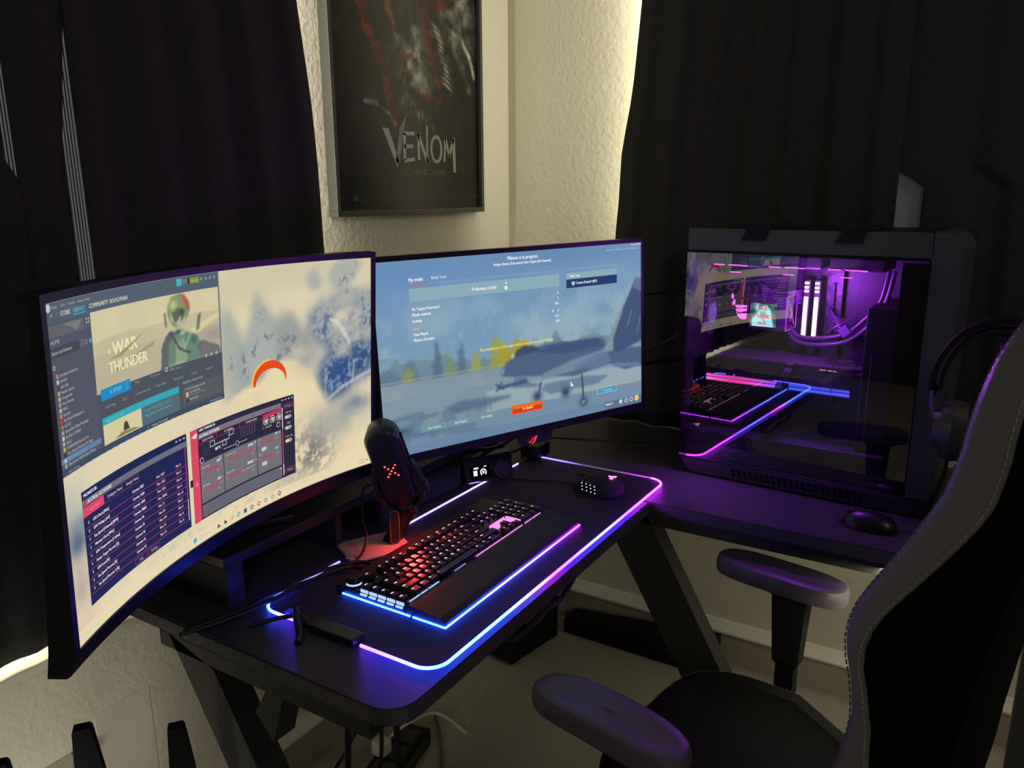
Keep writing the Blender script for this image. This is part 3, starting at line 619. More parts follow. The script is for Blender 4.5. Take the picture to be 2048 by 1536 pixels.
L.rect(.003, .850, .084, .878, (70, 74, 86), 2); L.text('Games and Software', .006, .860, .010, WT, sx=.85); L.rect(.086, .856, .095, .878, (100, 104, 114), 2); L.ring(.102, .866, .004, .0012, (150, 150, 156)); L.rect(.111, .860, .117, .872, CY, 2)
L.ring(.010, .826, .0035, .0012, WT)
GL = ('Insurgency Sandstorm', 'Intruder', "Liar's Bar", 'Nuclear Option', 'Overgrowth', 'Party Animals', 'PEAK', 'Receiver', 'Red Dead Redemption 2', 'R.E.P.O.', 'ShatterRush Open Pre-Alpha', 'Six Days in Fallujah', 'Squad', 'STORMCRAB Rancher Pro', "Tom Clancy's Rainbow Six Siege", 'War Thunder - Running', 'Warhammer 40,000: Space Marine')
IC = ((200, 120, 100), (190, 190, 186), (120, 50, 64), (150, 180, 90), (170, 170, 170), (190, 150, 80), (190, 180, 170), (190, 130, 110), (190, 60, 50), (170, 120, 60), (170, 150, 130), (200, 200, 196), (180, 176, 140), (170, 190, 70), (60, 60, 64), (180, 190, 200), (150, 160, 176))
for i, g_ in enumerate(GL):
    v = .797-.0158*i
    if i == 15: L.rect(.0, v-.0045, .12, v+.0115, (98, 128, 166), 2)
    L.rect(.012, v-.002, .0185, v+.0095, IC[i], 3); L.text(g_, .022, v, .0088, (96, 176, 160) if i == 15 else (188, 190, 184), sx=.82)
L.ring(.012, .529, .003, .001, WT); L.text('Add a Game', .02, .525, .008, (160, 165, 170)); L.text('Manage Downloads', .27, .525, .008, (176, 178, 176)); L.rect(.258, .523, .264, .533, (180, 180, 180), 2); L.text('Friends & Chat', .455, .525, .008, (170, 172, 172)); L.rect(.489, .523, .496, .533, (180, 180, 180), 2)
L.text('WAR', .172, .800, .042, (240, 228, 178), bold=.0015, sx=.95); L.text('THUNDER', .158, .748, .036, (240, 228, 178), bold=.0012, sx=.86); L.text('*', .158, .795, .03, (240, 228, 178)); L.text('*', .228, .806, .03, (240, 228, 178))
L.poly([(.160, .792), (.19, .800), (.235, .826), (.27, .850), (.235, .818), (.195, .790)], (160, 148, 108), 3)
L.rect(.130, .676, .217, .711, (40, 138, 190), 2); L.rect(.130, .676, .150, .711, (56, 160, 196), 2); L.text('X STOP', .155, .688, .013, (130, 214, 236)); L.rect(.204, .680, .2055, .708, (80, 170, 210), 3)
for s_, u in (('LAST PLAYED', .228), ('PLAY TIME', .276), ('ACHIEVEMENTS', .335)): L.text(s_, u, .702, .0085, (170, 172, 168))
L.text('Today', .228, .688, .008, (150, 152, 150)); L.text('737.4 hours', .276, .688, .008, (150, 152, 150)); L.text('38/88', .335, .688, .008, (160, 162, 160)); L.ring(.326, .697, .0045, .0014, (220, 220, 214)); L.rect(.355, .688, .368, .691, CY, 2); L.rect(.368, .688, .395, .691, (96, 100, 104), 2)
for u in (.450, .466, .482): L.rect(u-.005, .695, u+.005, .712, (110, 114, 116), 2); L.disc(u, .7035, .0028, (190, 190, 186), 3)
for s_, u in (('Store Page', .140), ('DLC', .190), ('Community Hub', .228), ('Points Shop', .290), ('Discussions', .345), ('Guides', .400), ('Support', .445)): L.text(s_, u, .650, .0085, (150, 154, 156))
L.rect(.128, .602, .360, .624, (56, 166, 180), 2); L.rect(.128, .540, .360, .602, (84, 108, 120), 2); L.rect(.128, .540, .242, .602, (212, 202, 156), 3); L.text('MAJOR UPDATE', .135, .607, .010, (96, 206, 216)); L.text('WAR THUNDER CLASH', .252, .582, .010, (70, 160, 176)); L.text('Major Update Tusk Force Out Now', .252, .566, .009, (90, 180, 190), sx=.8)
L.poly([(.185, .556), (.188, .580), (.194, .586), (.199, .578), (.204, .556)], (74, 70, 62), 4); L.poly([(.16, .544), (.178, .556), (.215, .552), (.235, .544)], (140, 128, 100), 4)
L.text('FRIENDS WHO PLAY', .372, .625, .009, (176, 178, 174)); L.rect(.372, .548, .495, .615, (88, 92, 98), 2); L.text('3 friends have played recently', .378, .600, .0085, (186, 188, 180), sx=.8); L.rect(.380, .575, .388, .592, (206, 176, 140), 3); L.text('Lim Jing Feng', .392, .586, .008, (190, 192, 184)); L.text('117 hrs played recently', .392, .576, .0065, (150, 152, 150)); L.rect(.380, .553, .388, .568, (60, 62, 66), 3); L.text('?', .382, .556, .01, (210, 210, 200)); L.text('BeatGhost', .392, .560, .008, (190, 192, 184))
# tuning monitor window
NV, PK = (36, 40, 84), (208, 62, 100)
L.rect(.050, .088, .374, .445, NV); L.text('MONITOR', .054, .427, .011, (232, 232, 240), bold=.0006); L.rect(.050, .398, .372, .418, (112, 112, 124), 2); L.rect(.052, .400, .062, .416, (190, 70, 90), 3); L.text('ASTRAL-RTX5090', .064, .403, .012, (225, 222, 232), bold=.0006)
L.rect(.050, .366, .112, .396, (222, 72, 108), 2); L.text('List View', .070, .377, .010, (240, 150, 160)); L.text('Collapse View', .122, .377, .010, (226, 220, 232)); L.text('Graph View', .180, .377, .010, (226, 220, 232)); L.frame(.112, .366, .168, .396, (140, 60, 120), .001); L.frame(.168, .366, .220, .396, (140, 60, 120), .001)
RW = ('GPU Clock [MHz]', 'GPU Voltage [mV]', 'Fan Speed [Channel] [RPM]', 'Memory Clock [MHz]', 'GPU Temperature [Celsius]', 'Power Target Percent [%]', 'GPU Load [%]', 'Fan Speed Percent [%]', 'Fan Speed Percent 2 [%]')
VL = (('2857', '3037', '0'), ('1020', '1055', '0'), ('1268', '1526', '0'), ('28002', '28002', '0'), ('56', '71', '32'), ('78', '89', '5'), ('96', '100', '0'), ('45', '53', '0'), ('45', '53', '0'))
for i, s_ in enumerate(RW):
    v = .340-.0262*i; L.text(s_, .075, v, .0098, (226, 226, 232), sx=.85, bold=.0005); L.text('V', .060, v, .010, (240, 240, 240)); L.rect(.055, v-.011, .366, v-.0092, (188, 58, 120), 2)
    for q, u, pre in ((0, .196, 'Current: '), (1, .272, 'Max: '), (2, .334, 'Min: ')): L.text(pre+VL[i][q], u, v, .0098, ((226, 226, 232), (216, 180, 176), (216, 180, 170))[q], sx=.82, bold=.0005)
L.rect(.366, .12, .368, .40, (214, 66, 110), 2); L.rect(.366, .12, .368, .20, (228, 214, 214), 3); L.frame(.190, .094, .228, .114, (180, 50, 110), .001); L.frame(.232, .094, .268, .114, (180, 50, 110), .001); L.text('Log', .203, .100, .0095, WT); L.text('Setting', .240, .100, .0095, WT)
for k in range(3): L.rect(.338+.012*k, .430, .344+.012*k, .435, WT, 3)
# card tuning window
L.rect(.386, .088, .731, .444, (46, 42, 66)); L.rect(.386, .088, .409, .444, (214, 74, 96), 2); L.text('GPU TWEAK III', .413, .430, .010, (232, 232, 236), bold=.0006); L.rect(.411, .402, .686, .422, (122, 116, 126), 2); L.text('ASTRAL-RTX5090', .413, .406, .011, (222, 222, 226), bold=.0006)
L.poly([(.3885, .418), (.3935, .423), (.4065, .431), (.4055, .416), (.401, .410), (.395, .416)], (246, 220, 224), 3)
for k, v in enumerate((.385, .335, .285, .235, .185)): L.ring(.3975, v, .0042, .001, (246, 200, 206)); 
L.rect(.387, .222, .409, .252, (170, 44, 72), 2); L.rect(.387, .372, .409, .402, (170, 44, 72), 2); L.ring(.3975, .237, .0042, .001, (246, 200, 206), 4); L.rect(.378, .235, .386, .262, (30, 30, 60), 2)
for u0, u1, s_ in ((.411, .470, 'SILENT MODE'), (.470, .545, 'OC MODE'), (.545, .625, 'POWER MODE')): L.frame(u0, .380, u1, .402, (170, 52, 90), .001); L.text(s_, (u0+u1)/2, .387, .0085, (220, 218, 222), 'c', sx=.85)
L.poly([(.625, .378), (.625, .396), (.686, .402), (.686, .386)], (198, 50, 92), 3); L.text('80°C', .462, .332, .012, (236, 236, 236), bold=.0008)
for k in range(3): L.ring(.634+.022*k, .366, .009, .0016, (214, 206, 190)); L.disc(.634+.022*k, .366, .0052, (196, 190, 176), 3)
L.frame(.622, .350, .690, .384, (130, 120, 130), .001); L.text('0 ~ 1390 RPM', .622, .336, .0085, (206, 204, 208), sx=.8)
for (u, v, w_, h_) in ((.447, .352, .016, .024), (.510, .366, .016, .024), (.487, .336, .014, .022)): L.frame(u, v, u+w_, v+h_, (186, 184, 190), .0018)
L.line(.463, .356, .51, .356, .004, (186, 184, 190)); L.line(.51, .356, .51, .372, .003, (186, 184, 190)); L.line(.494, .356, .494, .362, .003, (186, 184, 190)); L.line(.49, .322, .57, .322, .002, (200, 200, 204)); L.disc(.535, .322, .005, (46, 42, 66), 4); L.ring(.535, .322, .006, .0012, (206, 204, 208), 4); L.disc(.418, .318, .0065, (200, 200, 204), 3); L.disc(.418, .318, .005, (46, 42, 66), 4); L.disc(.675, .333, .0065, (200, 200, 204), 3); L.disc(.675, .333, .005, (46, 42, 66), 4)
for k in range(14): L.rect(.424+.006*(k % 4), .330+.012*(k//4), .427+.006*(k % 4), .334+.012*(k//4), (86, 82, 96), 2)
for k in range(24): L.rect(.548+.009*(k % 6), .340+.010*(k//6), .553+.009*(k % 6), .344+.010*(k//6), (96, 88, 102), 2)
for u0, u1 in ((.412, .488), (.490, .600), (.602, .684)): L.rect(u0, .150, u1, .306, (116, 112, 120), 2)
L.rect(.412, .094, .684, .143, (104, 102, 116), 2)
def slider(u0, u1, uk, v, val, lab, unit='%'):
    L.line(u0, v, u1, v, .0022, (190, 188, 190), 3); L.line(u0, v, uk, v, .0060, (206, 56, 80), 4); L.rect(uk-.0012, v-.008, uk+.0012, v+.008, (214, 60, 84), 5); L.text(val, u1, v+.016, .0105, (236, 236, 236), 'r', bold=.0006); L.text(lab, u0-.008, v+.016, .0075, (206, 204, 206), sx=.8); L.text('<', u0-.010, v-.004, .007, (216, 214, 216)); L.text('>', u1+.004, v-.004, .007, (216, 214, 216)); L.text(unit, u1+.004, v+.018, .007, WT)
slider(.424, .476, .472, .268, '100', 'Power Target'); slider(.424, .476, .468, .196, '100', 'GPU Voltage'); slider(.504, .586, .584, .272, '2938', 'GPU Boost Clock', 'MHz'); slider(.504, .586, .556, .200, '28402', 'Memory Clock', 'MHz'); slider(.614, .670, .660, .278, '75', 'Fan 1', '%'); slider(.614, .670, .660, .214, '75', 'Fan 2', '%')
for s_, u, v in (('Power', .415, .294), ('Clock', .495, .294), ('Fan Speed', .606, .296), ('Profile', .415, .128)): L.text(s_, u, v, .0085, (196, 60, 80))
for u, v in ((.478, .294), (.594, .294), (.678, .296), (.678, .132)): L.disc(u, v+.003, .003, (170, 168, 172), 3)
for v in (.250, .186): L.rect(.616, v-.006, .632, v+.010, (200, 198, 200), 3); L.text('/', .636, v-.004, .010, (206, 204, 206))
for u, v in ((.472, .250), (.472, .178), (.588, .254), (.588, .182)): L.text('x0', u-.006, v-.002, .007, (206, 204, 206))
L.rect(.688, .10, .6905, .40, (210, 74, 96), 2); L.rect(.688, .10, .6905, .15, (230, 220, 214), 3); L.rect(.688, .31, .6905, .40, (230, 220, 214), 3)
L.frame(.694, .392, .726, .412, (180, 50, 110), .001); L.text('OC Scanner', .710, .399, .0075, WT, 'c', sx=.8); L.frame(.694, .106, .726, .126, (180, 50, 110), .001); L.text('Default', .710, .112, .0085, WT, 'c')
for v, s_, c in ((.352, '0dB Fan', (200, 198, 200)), (.304, 'OSD', (200, 198, 200)), (.246, 'Power Up', (250, 200, 160))): L.text(s_, .710, v+.018, .008, WT, 'c'); L.rect(.702, v-.006, .716, v+.008, c, 2); L.disc(.702, v+.001, .0042, c, 2); L.disc(.716, v+.001, .0042, c, 2); L.disc(.714, v+.001, .003, (120, 116, 126), 3)
for k in range(4): L.rect(.688+.011*k, .430, .693+.011*k, .435, WT, 3)
# paraglider
arc = lambda uc, vc, a, b_, t0, t1, n=12: [(uc+a*math.cos(t0+(t1-t0)*k/n), vc+b_*math.sin(t0+(t1-t0)*k/n)) for k in range(n+1)]
o_ = arc(.652, .534, .056, .082, R(188), R(-8)); i_ = arc(.654, .520, .050, .062, R(-2), R(178))
for k in range(12): L.poly([o_[k], o_[k+1], i_[11-k], i_[12-k]], (226, 74, 30), 2)
o2 = arc(.649, .538, .058, .084, R(192), R(85)); 
for k in range(12): L.poly([o2[k], o2[k+1], (o2[k+1][0]+.004, o2[k+1][1]-.006), (o2[k][0]+.004, o2[k][1]-.006)], (238, 196, 90), 3)
# task bar
TC = ((.382, (80, 170, 196)), (.402, (206, 200, 180)), (.462, (120, 100, 96)), (.485, (90, 84, 80)), (.508, (214, 196, 110)), (.530, (60, 160, 190)), (.553, (54, 100, 140)), (.576, (84, 86, 92)), (.600, (204, 70, 60)), (.624, (130, 134, 140)), (.648, (196, 140, 100)), (.672, (80, 70, 80)))
for k, (u, c) in enumerate(TC):
    if k in (0, 6): L.rect(u-.005, .017, u+.005, .035, c, 2)
    elif k in (2, 3): L.poly([(u-.005, .018), (u+.006, .018), (u+.005, .024), (u-.003, .036)], c, 2)
    elif k in (4,): L.rect(u-.006, .018, u+.006, .033, c, 2)
    else: L.ring(u, .026, .0055, .0024, c, 2)
L.text('Search', .41, .022, .008, (190, 180, 160)); L.text('4:27 PM', .975, .028, .0075, (150, 140, 130), 'r'); L.text('11/2/2025', .975, .016, .0075, (150, 140, 130), 'r'); L.disc(.985, .024, .0022, (80, 78, 84)); L.text('76F', .02, .022, .008, (200, 180, 160))
L.build('on_screen_windows', SCR, m1)['kind'] = 'stuff'
# stand of the curved monitor
bm = B(); c1 = f1(.5, .45, -.06); tube(bm, [tuple(f1(.5, .45, -.07)), (c1[0]+.002, 1.155, c1[2]-.02), (c1[0]+.01, 1.165, .95), (c1[0]+.015, 1.165, .852)], .02, 12); obj('neck', bm, BLK, m1)
bm = B(); q = (c1[0]+.015, 1.16, .847)
for e in ((q[0]-.18, 1.06, .847), (q[0]+.20, 1.06, .847)): beam(bm, q, e, .03, .012, bev=.003)
cyl(bm, (q[0], 1.165, .841), (q[0], 1.165, .856), .035); obj('stand_foot', bm, BLK, m1)
# ------------------------------------------------------------------ flat monitor
W2, H2 = .698, .393
f2 = screen_fn((1.467, .877, 1.103), -.42, -.033, .019, W2, H2, 0)
m2 = thing('flat_monitor', 'flat monitor showing a mission results screen with a parked jet fighter', 'monitor', (1.53, 1.02, .84))
bx_, by_ = .010/W2, .010/H2
for (u0, u1, v0, v1) in ((-bx_, 1+bx_, 1.0, 1+by_), (-bx_, 1+bx_, -.045, 0), (-bx_, 0, 0, 1), (1, 1+bx_, 0, 1)):
    bm = B(); cbox(bm, f2, u0, u1, v0, v1, -.020, .0018); obj('bezel', bm, MT['monitor_bezel'], m2)
bm = B(); cbox(bm, f2, -bx_*.9, 1+bx_*.9, -.04, 1+by_*.9, -.028, -.0035); cbox(bm, f2, .25, .75, .2, .8, -.07, -.026); obj('back_shell', bm, BLK, m2)
bm = B(); rings = [[tuple(f2(u, v, d)) for u, v in ((.47+k, -.044), (.61-k, -.044), (.60-k, -.105), (.48+k, -.105))] for k, d in ((0, -.018), (.004, -.002))]; loft(bm, rings); obj('logo_chin', bm, BLK, m2)
RED = emis('red_led', (1, .03, .04), 2.2)
def rogmark(fn, bm):
    """slanted eye-like emblem in unit coordinates x 0..1, y 0..1"""
    for pts in ([(0, .34), (.16, .30), (.30, .46), (.62, .74), (1, .98), (.90, .66), (.80, .36), (.62, .10), (.44, 0), (.30, .10), (.42, .16), (.58, .26), (.72, .52), (.80, .76), (.56, .58), (.34, .36), (.18, .18)],):
        bm.faces.new([bm.verts.new(fn(a, b_)) for a, b_ in pts])
    return bm
bm = B(); rogmark(lambda a, b_: tuple(f2(.498+.038*a, -.098+.046*b_, .0035)), bm); obj('glowing_logo', bm, RED, m2)
P = Paint(400, 226, (112, 148, 184))
n1 = fbm(226, 400, 4, 5, 1.7, 31); n2 = fbm(226, 400, 11, 5, 1.7, 32); n3 = fbm(226, 400, 40, 3, 1.7, 33)
P.mix(np.clip((1-P.V)*1.4-.1, 0, 1)*.8, (132, 164, 184)); P.mix(np.clip((n1-.46)*3.0, 0, .75)*(P.V > .4)*np.clip((.95-P.V)*3, 0, 1), (152, 178, 188)); P.mix(np.clip((n2-.52)*4, 0, .6)*np.clip((.86-P.V)*3, 0, 1), (150, 180, 192)); P.blob(.0, .97, .3, .2, (96, 138, 184), .6); P.blob(.6, .98, .3, .08, (98, 132, 172), .6)
P.mix((P.V < .46)*np.clip((.47-P.V)*12, 0, 1)*.9, (124, 148, 168))
tree = lambda u, wd, v0, v1, c, a=.8: P.poly([(u-wd, v0), (u-wd*.8, (v0+v1)/2), (u, v1), (u+wd*.8, (v0+v1)/2), (u+wd, v0)], c, a, ((n3-.5)*.02, (n3-.5)*.02), 2)
P.mix((P.V < .47+.04*(n2-.5)*4)*(P.V > .37)*.75, (104, 128, 148)); P.mix((P.V < .52)*(P.V > .46)*np.clip((n2-.5)*5, 0, .5), (120, 140, 150))
for u, wd, v1, c in ((.03, .05, .46, (92, 118, 140)), (.10, .03, .50, (96, 120, 138)), (.09, .022, .465, (136, 152, 86)), (.188, .016, .58, (78, 104, 128)), (.23, .02, .50, (122, 142, 100)), (.27, .015, .56, (84, 108, 130)), (.32, .022, .50, (150, 158, 84)), (.40, .035, .58, (150, 156, 70)), (.43, .03, .52, (170, 150, 50)), (.50, .05, .52, (188, 152, 30)), (.47, .03, .54, (160, 150, 60))): tree(u, wd, .375, v1, c)
P.poly([(.60, .44), (.61, .50), (.625, .55), (.64, .50), (.66, .45)], (100, 124, 144), .8, None, 2)
P.mix((P.V < .38)*.9, (128, 148, 162)); P.mix((P.V < .38)*(P.V > .30)*np.clip((n1-.45)*3, 0, .7), (146, 160, 166)); P.mix((P.V < .40)*(P.V > .385)*.5, (152, 158, 150))
P.mix((P.V < .26)*(P.V > .14)*(P.U > .35)*.6, (158, 176, 176)); P.poly([(.36, .25), (.60, .28), (1.0, .26), (1.0, .16), (.62, .14), (.36, .20)], (150, 170, 178), .7, None, 3)
P.mix((P.V < .14)*.55, (108, 136, 168)); P.mix((P.V < .20)*(P.U < .4)*np.clip((n2-.42)*4, 0, .8), (96, 122, 146))
DJ, MJ, LJ = (62, 82, 118), (88, 110, 144), (116, 138, 160)
P.poly([(.405, .345), (.43, .40), (.47, .43), (.53, .46), (.62, .465), (.82, .455), (.86, .38), (1, .36), (1, .24), (.92, .235), (.85, .29), (.70, .25), (.56, .29), (.46, .31), (.415, .325)], (76, 96, 130), .95, None, 1)
P.poly([(.54, .43), (.62, .462), (.80, .46), (.83, .405), (.66, .395)], (64, 84, 120), .9, None, 1)
P.poly([(.46, .42), (.47, .46), (.50, .478), (.54, .47), (.56, .44)], (60, 76, 104), .95, None, 1); P.blob(.455, .43, .006, .012, (196, 204, 204), .8)
P.poly([(.398, .338), (.41, .36), (.425, .375), (.42, .335)], (120, 140, 160), .9, None, 0)
P.poly([(.56, .265), (.57, .30), (.70, .355), (.84, .385), (.83, .34), (.70, .285)], LJ, .9, None, 1); P.poly([(.69, .30), (.84, .38), (.86, .30), (.80, .27)], (98, 120, 152), .9, None, 1)
P.poly([(.825, .365), (.945, .70), (.975, .79), (1.0, .775), (1.0, .40), (.90, .35)], (66, 84, 120), .97, None, 1); P.poly([(.82, .365), (.862, .47), (.89, .595), (.915, .60), (.87, .44), (.87, .365)], (132, 156, 166), .9, None, 1); P.poly([(.955, .74), (.975, .79), (1, .775), (1, .70)], (104, 126, 144), .8, None, 0)
P.line([(.935, .50), (.955, .59)], .003, (130, 130, 160), .6); P.line([(.98, .45), (.995, .55)], .003, (120, 130, 150), .5); P.poly([(.87, .26), (.87, .285), (.99, .265), (.99, .24)], (100, 128, 160), .8, None, 0)
P.poly([(.45, .25), (.46, .31), (.50, .30), (.52, .26), (.56, .24), (.56, .23)], MJ, .8, None, 1); P.line([(.40, .265), (.50, .275)], .006, DJ, .8); P.line([(.39, .25), (.41, .29)], .004, DJ, .7); P.line([(.39, .285), (.415, .255)], .004, DJ, .7)
P.poly([(.56, .21), (.58, .24), (.75, .24), (.85, .22), (.80, .18), (.60, .17)], MJ, .7, None, 1)
for u, v in ((.735, .085), (.545, .175), (.66, .165)): P.blob(u, v, .017, .030, (52, 66, 96), 1); 
P.blob(.735, .085, .007, .012, (160, 170, 178), .9); P.line([(.735, .1), (.73, .25)], .004, DJ, .9); P.line([(.55, .18), (.56, .25)], .004, DJ, .8)
P.poly([(.20, .21), (.26, .235), (.44, .215), (.44, .20), (.30, .175), (.24, .17)], (80, 104, 134), .8, None, 2)
for u, v in ((.04, .20), (.10, .21), (.15, .19)): P.poly([(u-.03, v), (u+.03, v+.01), (u+.035, v-.01), (u-.03, v-.015)], (88, 112, 136), .7, None, 1)
P.blob(.06, .13, .035, .02, (62, 90, 122), .8); P.blob(.12, .10, .05, .02, (80, 104, 132), .7)
P.mix((P.V < .053)*.85, (104, 134, 166)); P.poly([(.83, 0), (.83, .053), (1, .053), (1, 0)], (92, 110, 136), .8)
picture('screen', P, lambda u, v: f2(u, v, 0), SCR, m2)
L = Layer(lambda u, v, l: tuple(f2(u, v, .0003*l)), W2/H2)
W_, HB = (236, 240, 240), (138, 172, 184)
L.text('Mission is in progress', .505, .960, .021, W_, 'c', sx=.80, bold=.0008); L.text('Realistic Battles, [Operation] Golan Heights (No Respawn)', .505, .934, .0145, W_, 'c', sx=.80, bold=.0006)
L.text('Version 2.49.0.42', 1.0, .985, .011, W_, 'r', sx=.8); L.text('FPS 204  HW   |  GPU 93.5  |  CPU 7%  |  LAT 7.8ms 8ms', .985, .964, .009, (206, 216, 224), 'r', sx=.85)
L.text('My results', .110, .893, .018, W_, sx=.78, bold=.0009); L.text('Battle Tasks', .183, .896, .016, W_, sx=.82); L.line(.107, .877, .175, .877, .004, (226, 70, 90)); L.line(.175, .877, .888, .880, .0015, (150, 180, 204))
L.rect(.111, .790, .645, .857, HB); L.text('Preliminary results', .361, .814, .0185, W_, 'c', sx=.80, bold=.0006); L.disc(.440, .812, .006, W_); L.disc(.440, .838, .003, W_)
for s_, v, c in (('Air Targets Destroyed', .752, W_), ('Missile evasions', .723, W_), ('Activity', .691, W_), ('Total', .651, (240, 176, 96)), ('Time Played', .622, W_), ('Mission Duration', .593, W_)): L.text(s_, .114, v-.006, .0155, c, sx=.80, bold=.0008)
for s_, v in (('0', .752), ('2', .723), ('42%', .693), ('0', .652), ('5:52', .622), ('5:58', .592)): L.text(s_, .640, v-.006, .0145, W_, 'r', sx=.85, bold=.0006)
L.ring(.616, .653, .004, .0018, W_)
L.rect(.674, .822, .890, .857, HB); L.rect(.674, .771, .890, .821, (40, 62, 112)); L.text('Battle Tasks', .688, .833, .0135, W_, sx=.80, bold=.0006); L.poly([(.694, .806), (.710, .806), (.708, .790), (.702, .782), (.696, .790)], (190, 200, 210), 3); L.text('Crown of Laurel +(0/1)', .714, .790, .0155, W_, sx=.76, bold=.0007)
L.text('The remaining part of the award will be accrued at the end of the fight.', .475, .484, .0165, (250, 222, 70), 'c', sx=.76, bold=.0005)
for u0, u1, s_ in ((.117, .208, 'View Replay'), (.210, .301, 'Save Replay'), (.303, .393, 'Hit analysis')): L.rect(u0, .102, u1, .138, (112, 148, 162)); L.text(s_, (u0+u1)/2, .113, .015, (226, 236, 236), 'c', sx=.80)
L.rect(.443, .094, .563, .146, (238, 96, 44)); L.rect(.446, .099, .560, .141, (214, 58, 20), 2); L.rect(.446, .125, .560, .141, (236, 110, 24), 3); L.text('To Battle!', .503, .112, .016, (255, 214, 190), 'c', ly=4, sx=.85, bold=.0006)
L.rect(.795, .110, .884, .148, (150, 200, 216)); L.rect(.797, .114, .882, .144, (76, 150, 186), 2); L.text('To hangar', .840, .122, .014, (160, 224, 240), 'c', ly=3)
L.text('Squad +', .832, .028, .0155, W_, sx=.85, bold=.0006)
for k, u in enumerate((.902, .927, .951)): L.ring(u, .034, .008, .0028, (214, 224, 226)) if k else L.rect(u-.007, .022, u+.006, .046, (206, 216, 220), 2)
L.disc(.976, .036, .0105, (232, 200, 110), 3)
L.poly([(.680, .226), (.681, .190), (.687, .196), (.694, .190)], (240, 244, 244), 5); L.text('Level 15', .028, .006, .011, W_, sx=.8)
L.build('on_screen_text', SCR, m2)['kind'] = 'stuff'
bm = B(); a_ = f2(.55, .5, -.07); tube(bm, [tuple(a_), (a_[0]+.03, a_[1]+.06, a_[2]-.01), (1.57, 1.10, .98), (1.57, 1.10, .85)], .02, 12); obj('neck', bm, BLK, m2)
bm = B(); cyl(bm, (1.54, 1.10, .8405), (1.54, 1.10, .853), .055, 30); obj('stand_foot', bm, BLK, m2)
# ================================================================== desk mat with lit edge
mx0, mx1, my0, my1 = .790, 1.693, .623, .986
t = thing('desk_mat', 'large black desk mat with a glowing colour-changing edge on the desk', 'desk mat', (1.24, .8, .75))
bm = B(); prism(bm, rrect(mx0, mx1, my0, my1, .034), XY, .7502, .7542); obj('cloth', bm, MATC, t)
C_BL, C_CY, C_PU, C_PK, C_LV, C_WB = (.02, .035, 1), (.03, .075, 1), (.10, .02, 1), (.42, .022, .8), (.10, .05, 1), (.06, .05, 1)
EX = grad_emis('mat_edge_front', [(0, C_BL), (.06, C_CY), (.22, C_CY), (.30, (.12, .07, 1)), (.38, C_PK), (.46, C_PU), (.60, C_WB), (.74, C_PU), (.84, C_PK), (1, C_PK)], 0, mx0, mx1, 24)
EB = grad_emis('mat_edge_back', [(0, (.05, .08, 1)), (.3, (.22, .18, 1)), (1, (.34, .25, 1))], 0, mx0, mx1, 4)
EL = grad_emis('mat_edge_left', [(0, (.03, .06, 1)), (.30, (.06, .03, 1)), (.45, (.22, .03, .9)), (.75, (.12, .03, 1)), (.92, (.03, .06, 1)), (1, (.03, .06, 1))], 1, my0, my1, 20)
rr = .036; ER = .0026; ez = .7545
def arcp(cx, cy, a0, a1, n=8): return [(cx+rr*math.cos(R(a0+(a1-a0)*k/n)), cy+rr*math.sin(R(a0+(a1-a0)*k/n)), ez) for k in range(n+1)]
e0, e1, g0, g1 = mx0-.001, mx1+.001, my0-.001, my1+.001
def strip(pts, m, nm='light_tube', r=ER, seg=6, par=None): bm = B(); tube(bm, pts, r, seg); return obj(nm, bm, m, par or t, smooth=True)
strip(arcp(e0+rr, g0+rr, 225, 270)+[(e1-rr, g0, ez)]+arcp(e1-rr, g0+rr, 270, 360)[1:], EX)
strip([(e0, .762, ez), (e0, g0+rr, ez)]+arcp(e0+rr, g0+rr, 180, 225)[1:], EL)
strip([(e0, .906, ez), (e0, g1-rr, ez)]+arcp(e0+rr, g1-rr, 180, 90)[1:]+[(.868, g1, ez)], EL)
strip([(.872, g1, ez), (.936, g1, ez)], EB); strip([(.943, g1, ez), (.980, g1, ez)], EB)
strip([(1.000, g1, ez), (1.62, g1, ez)], EB)
strip([(e1, g0+rr, ez), (e1, .75, ez)], grad_emis('mat_edge_right', [(0, C_PK), (.35, (.04, .03, .05)), (.6, (.04, .04, .08)), (.8, (.25, .2, 1)), (1, (.25, .2, 1))], 1, my0, my1, 3)); strip([(e1, .75, ez), (e1, g1-.02, ez)], MT['mat_edge_right'])
# control box clipped on the left edge, with its cable
bm = B(); box(bm, .778, .806, .768, .868, .7545, .766, .003); obj('control_box', bm, BLK, t)
bm = B(); tube(bm, spline([(.790, .868, .760), (.785, .885, .772), (.788, .905, .762), (.775, .93, .756), (.74, .95, .754)]), .0035); obj('control_cable', bm, CABLE, t)
bm = B(); tube(bm, spline([(.796, .925, .757), (.790, .900, .775), (.778, .885, .770), (.760, .860, .757), (.745, .85, .753)]), .006); obj('control_cable', bm, CABLE, t)
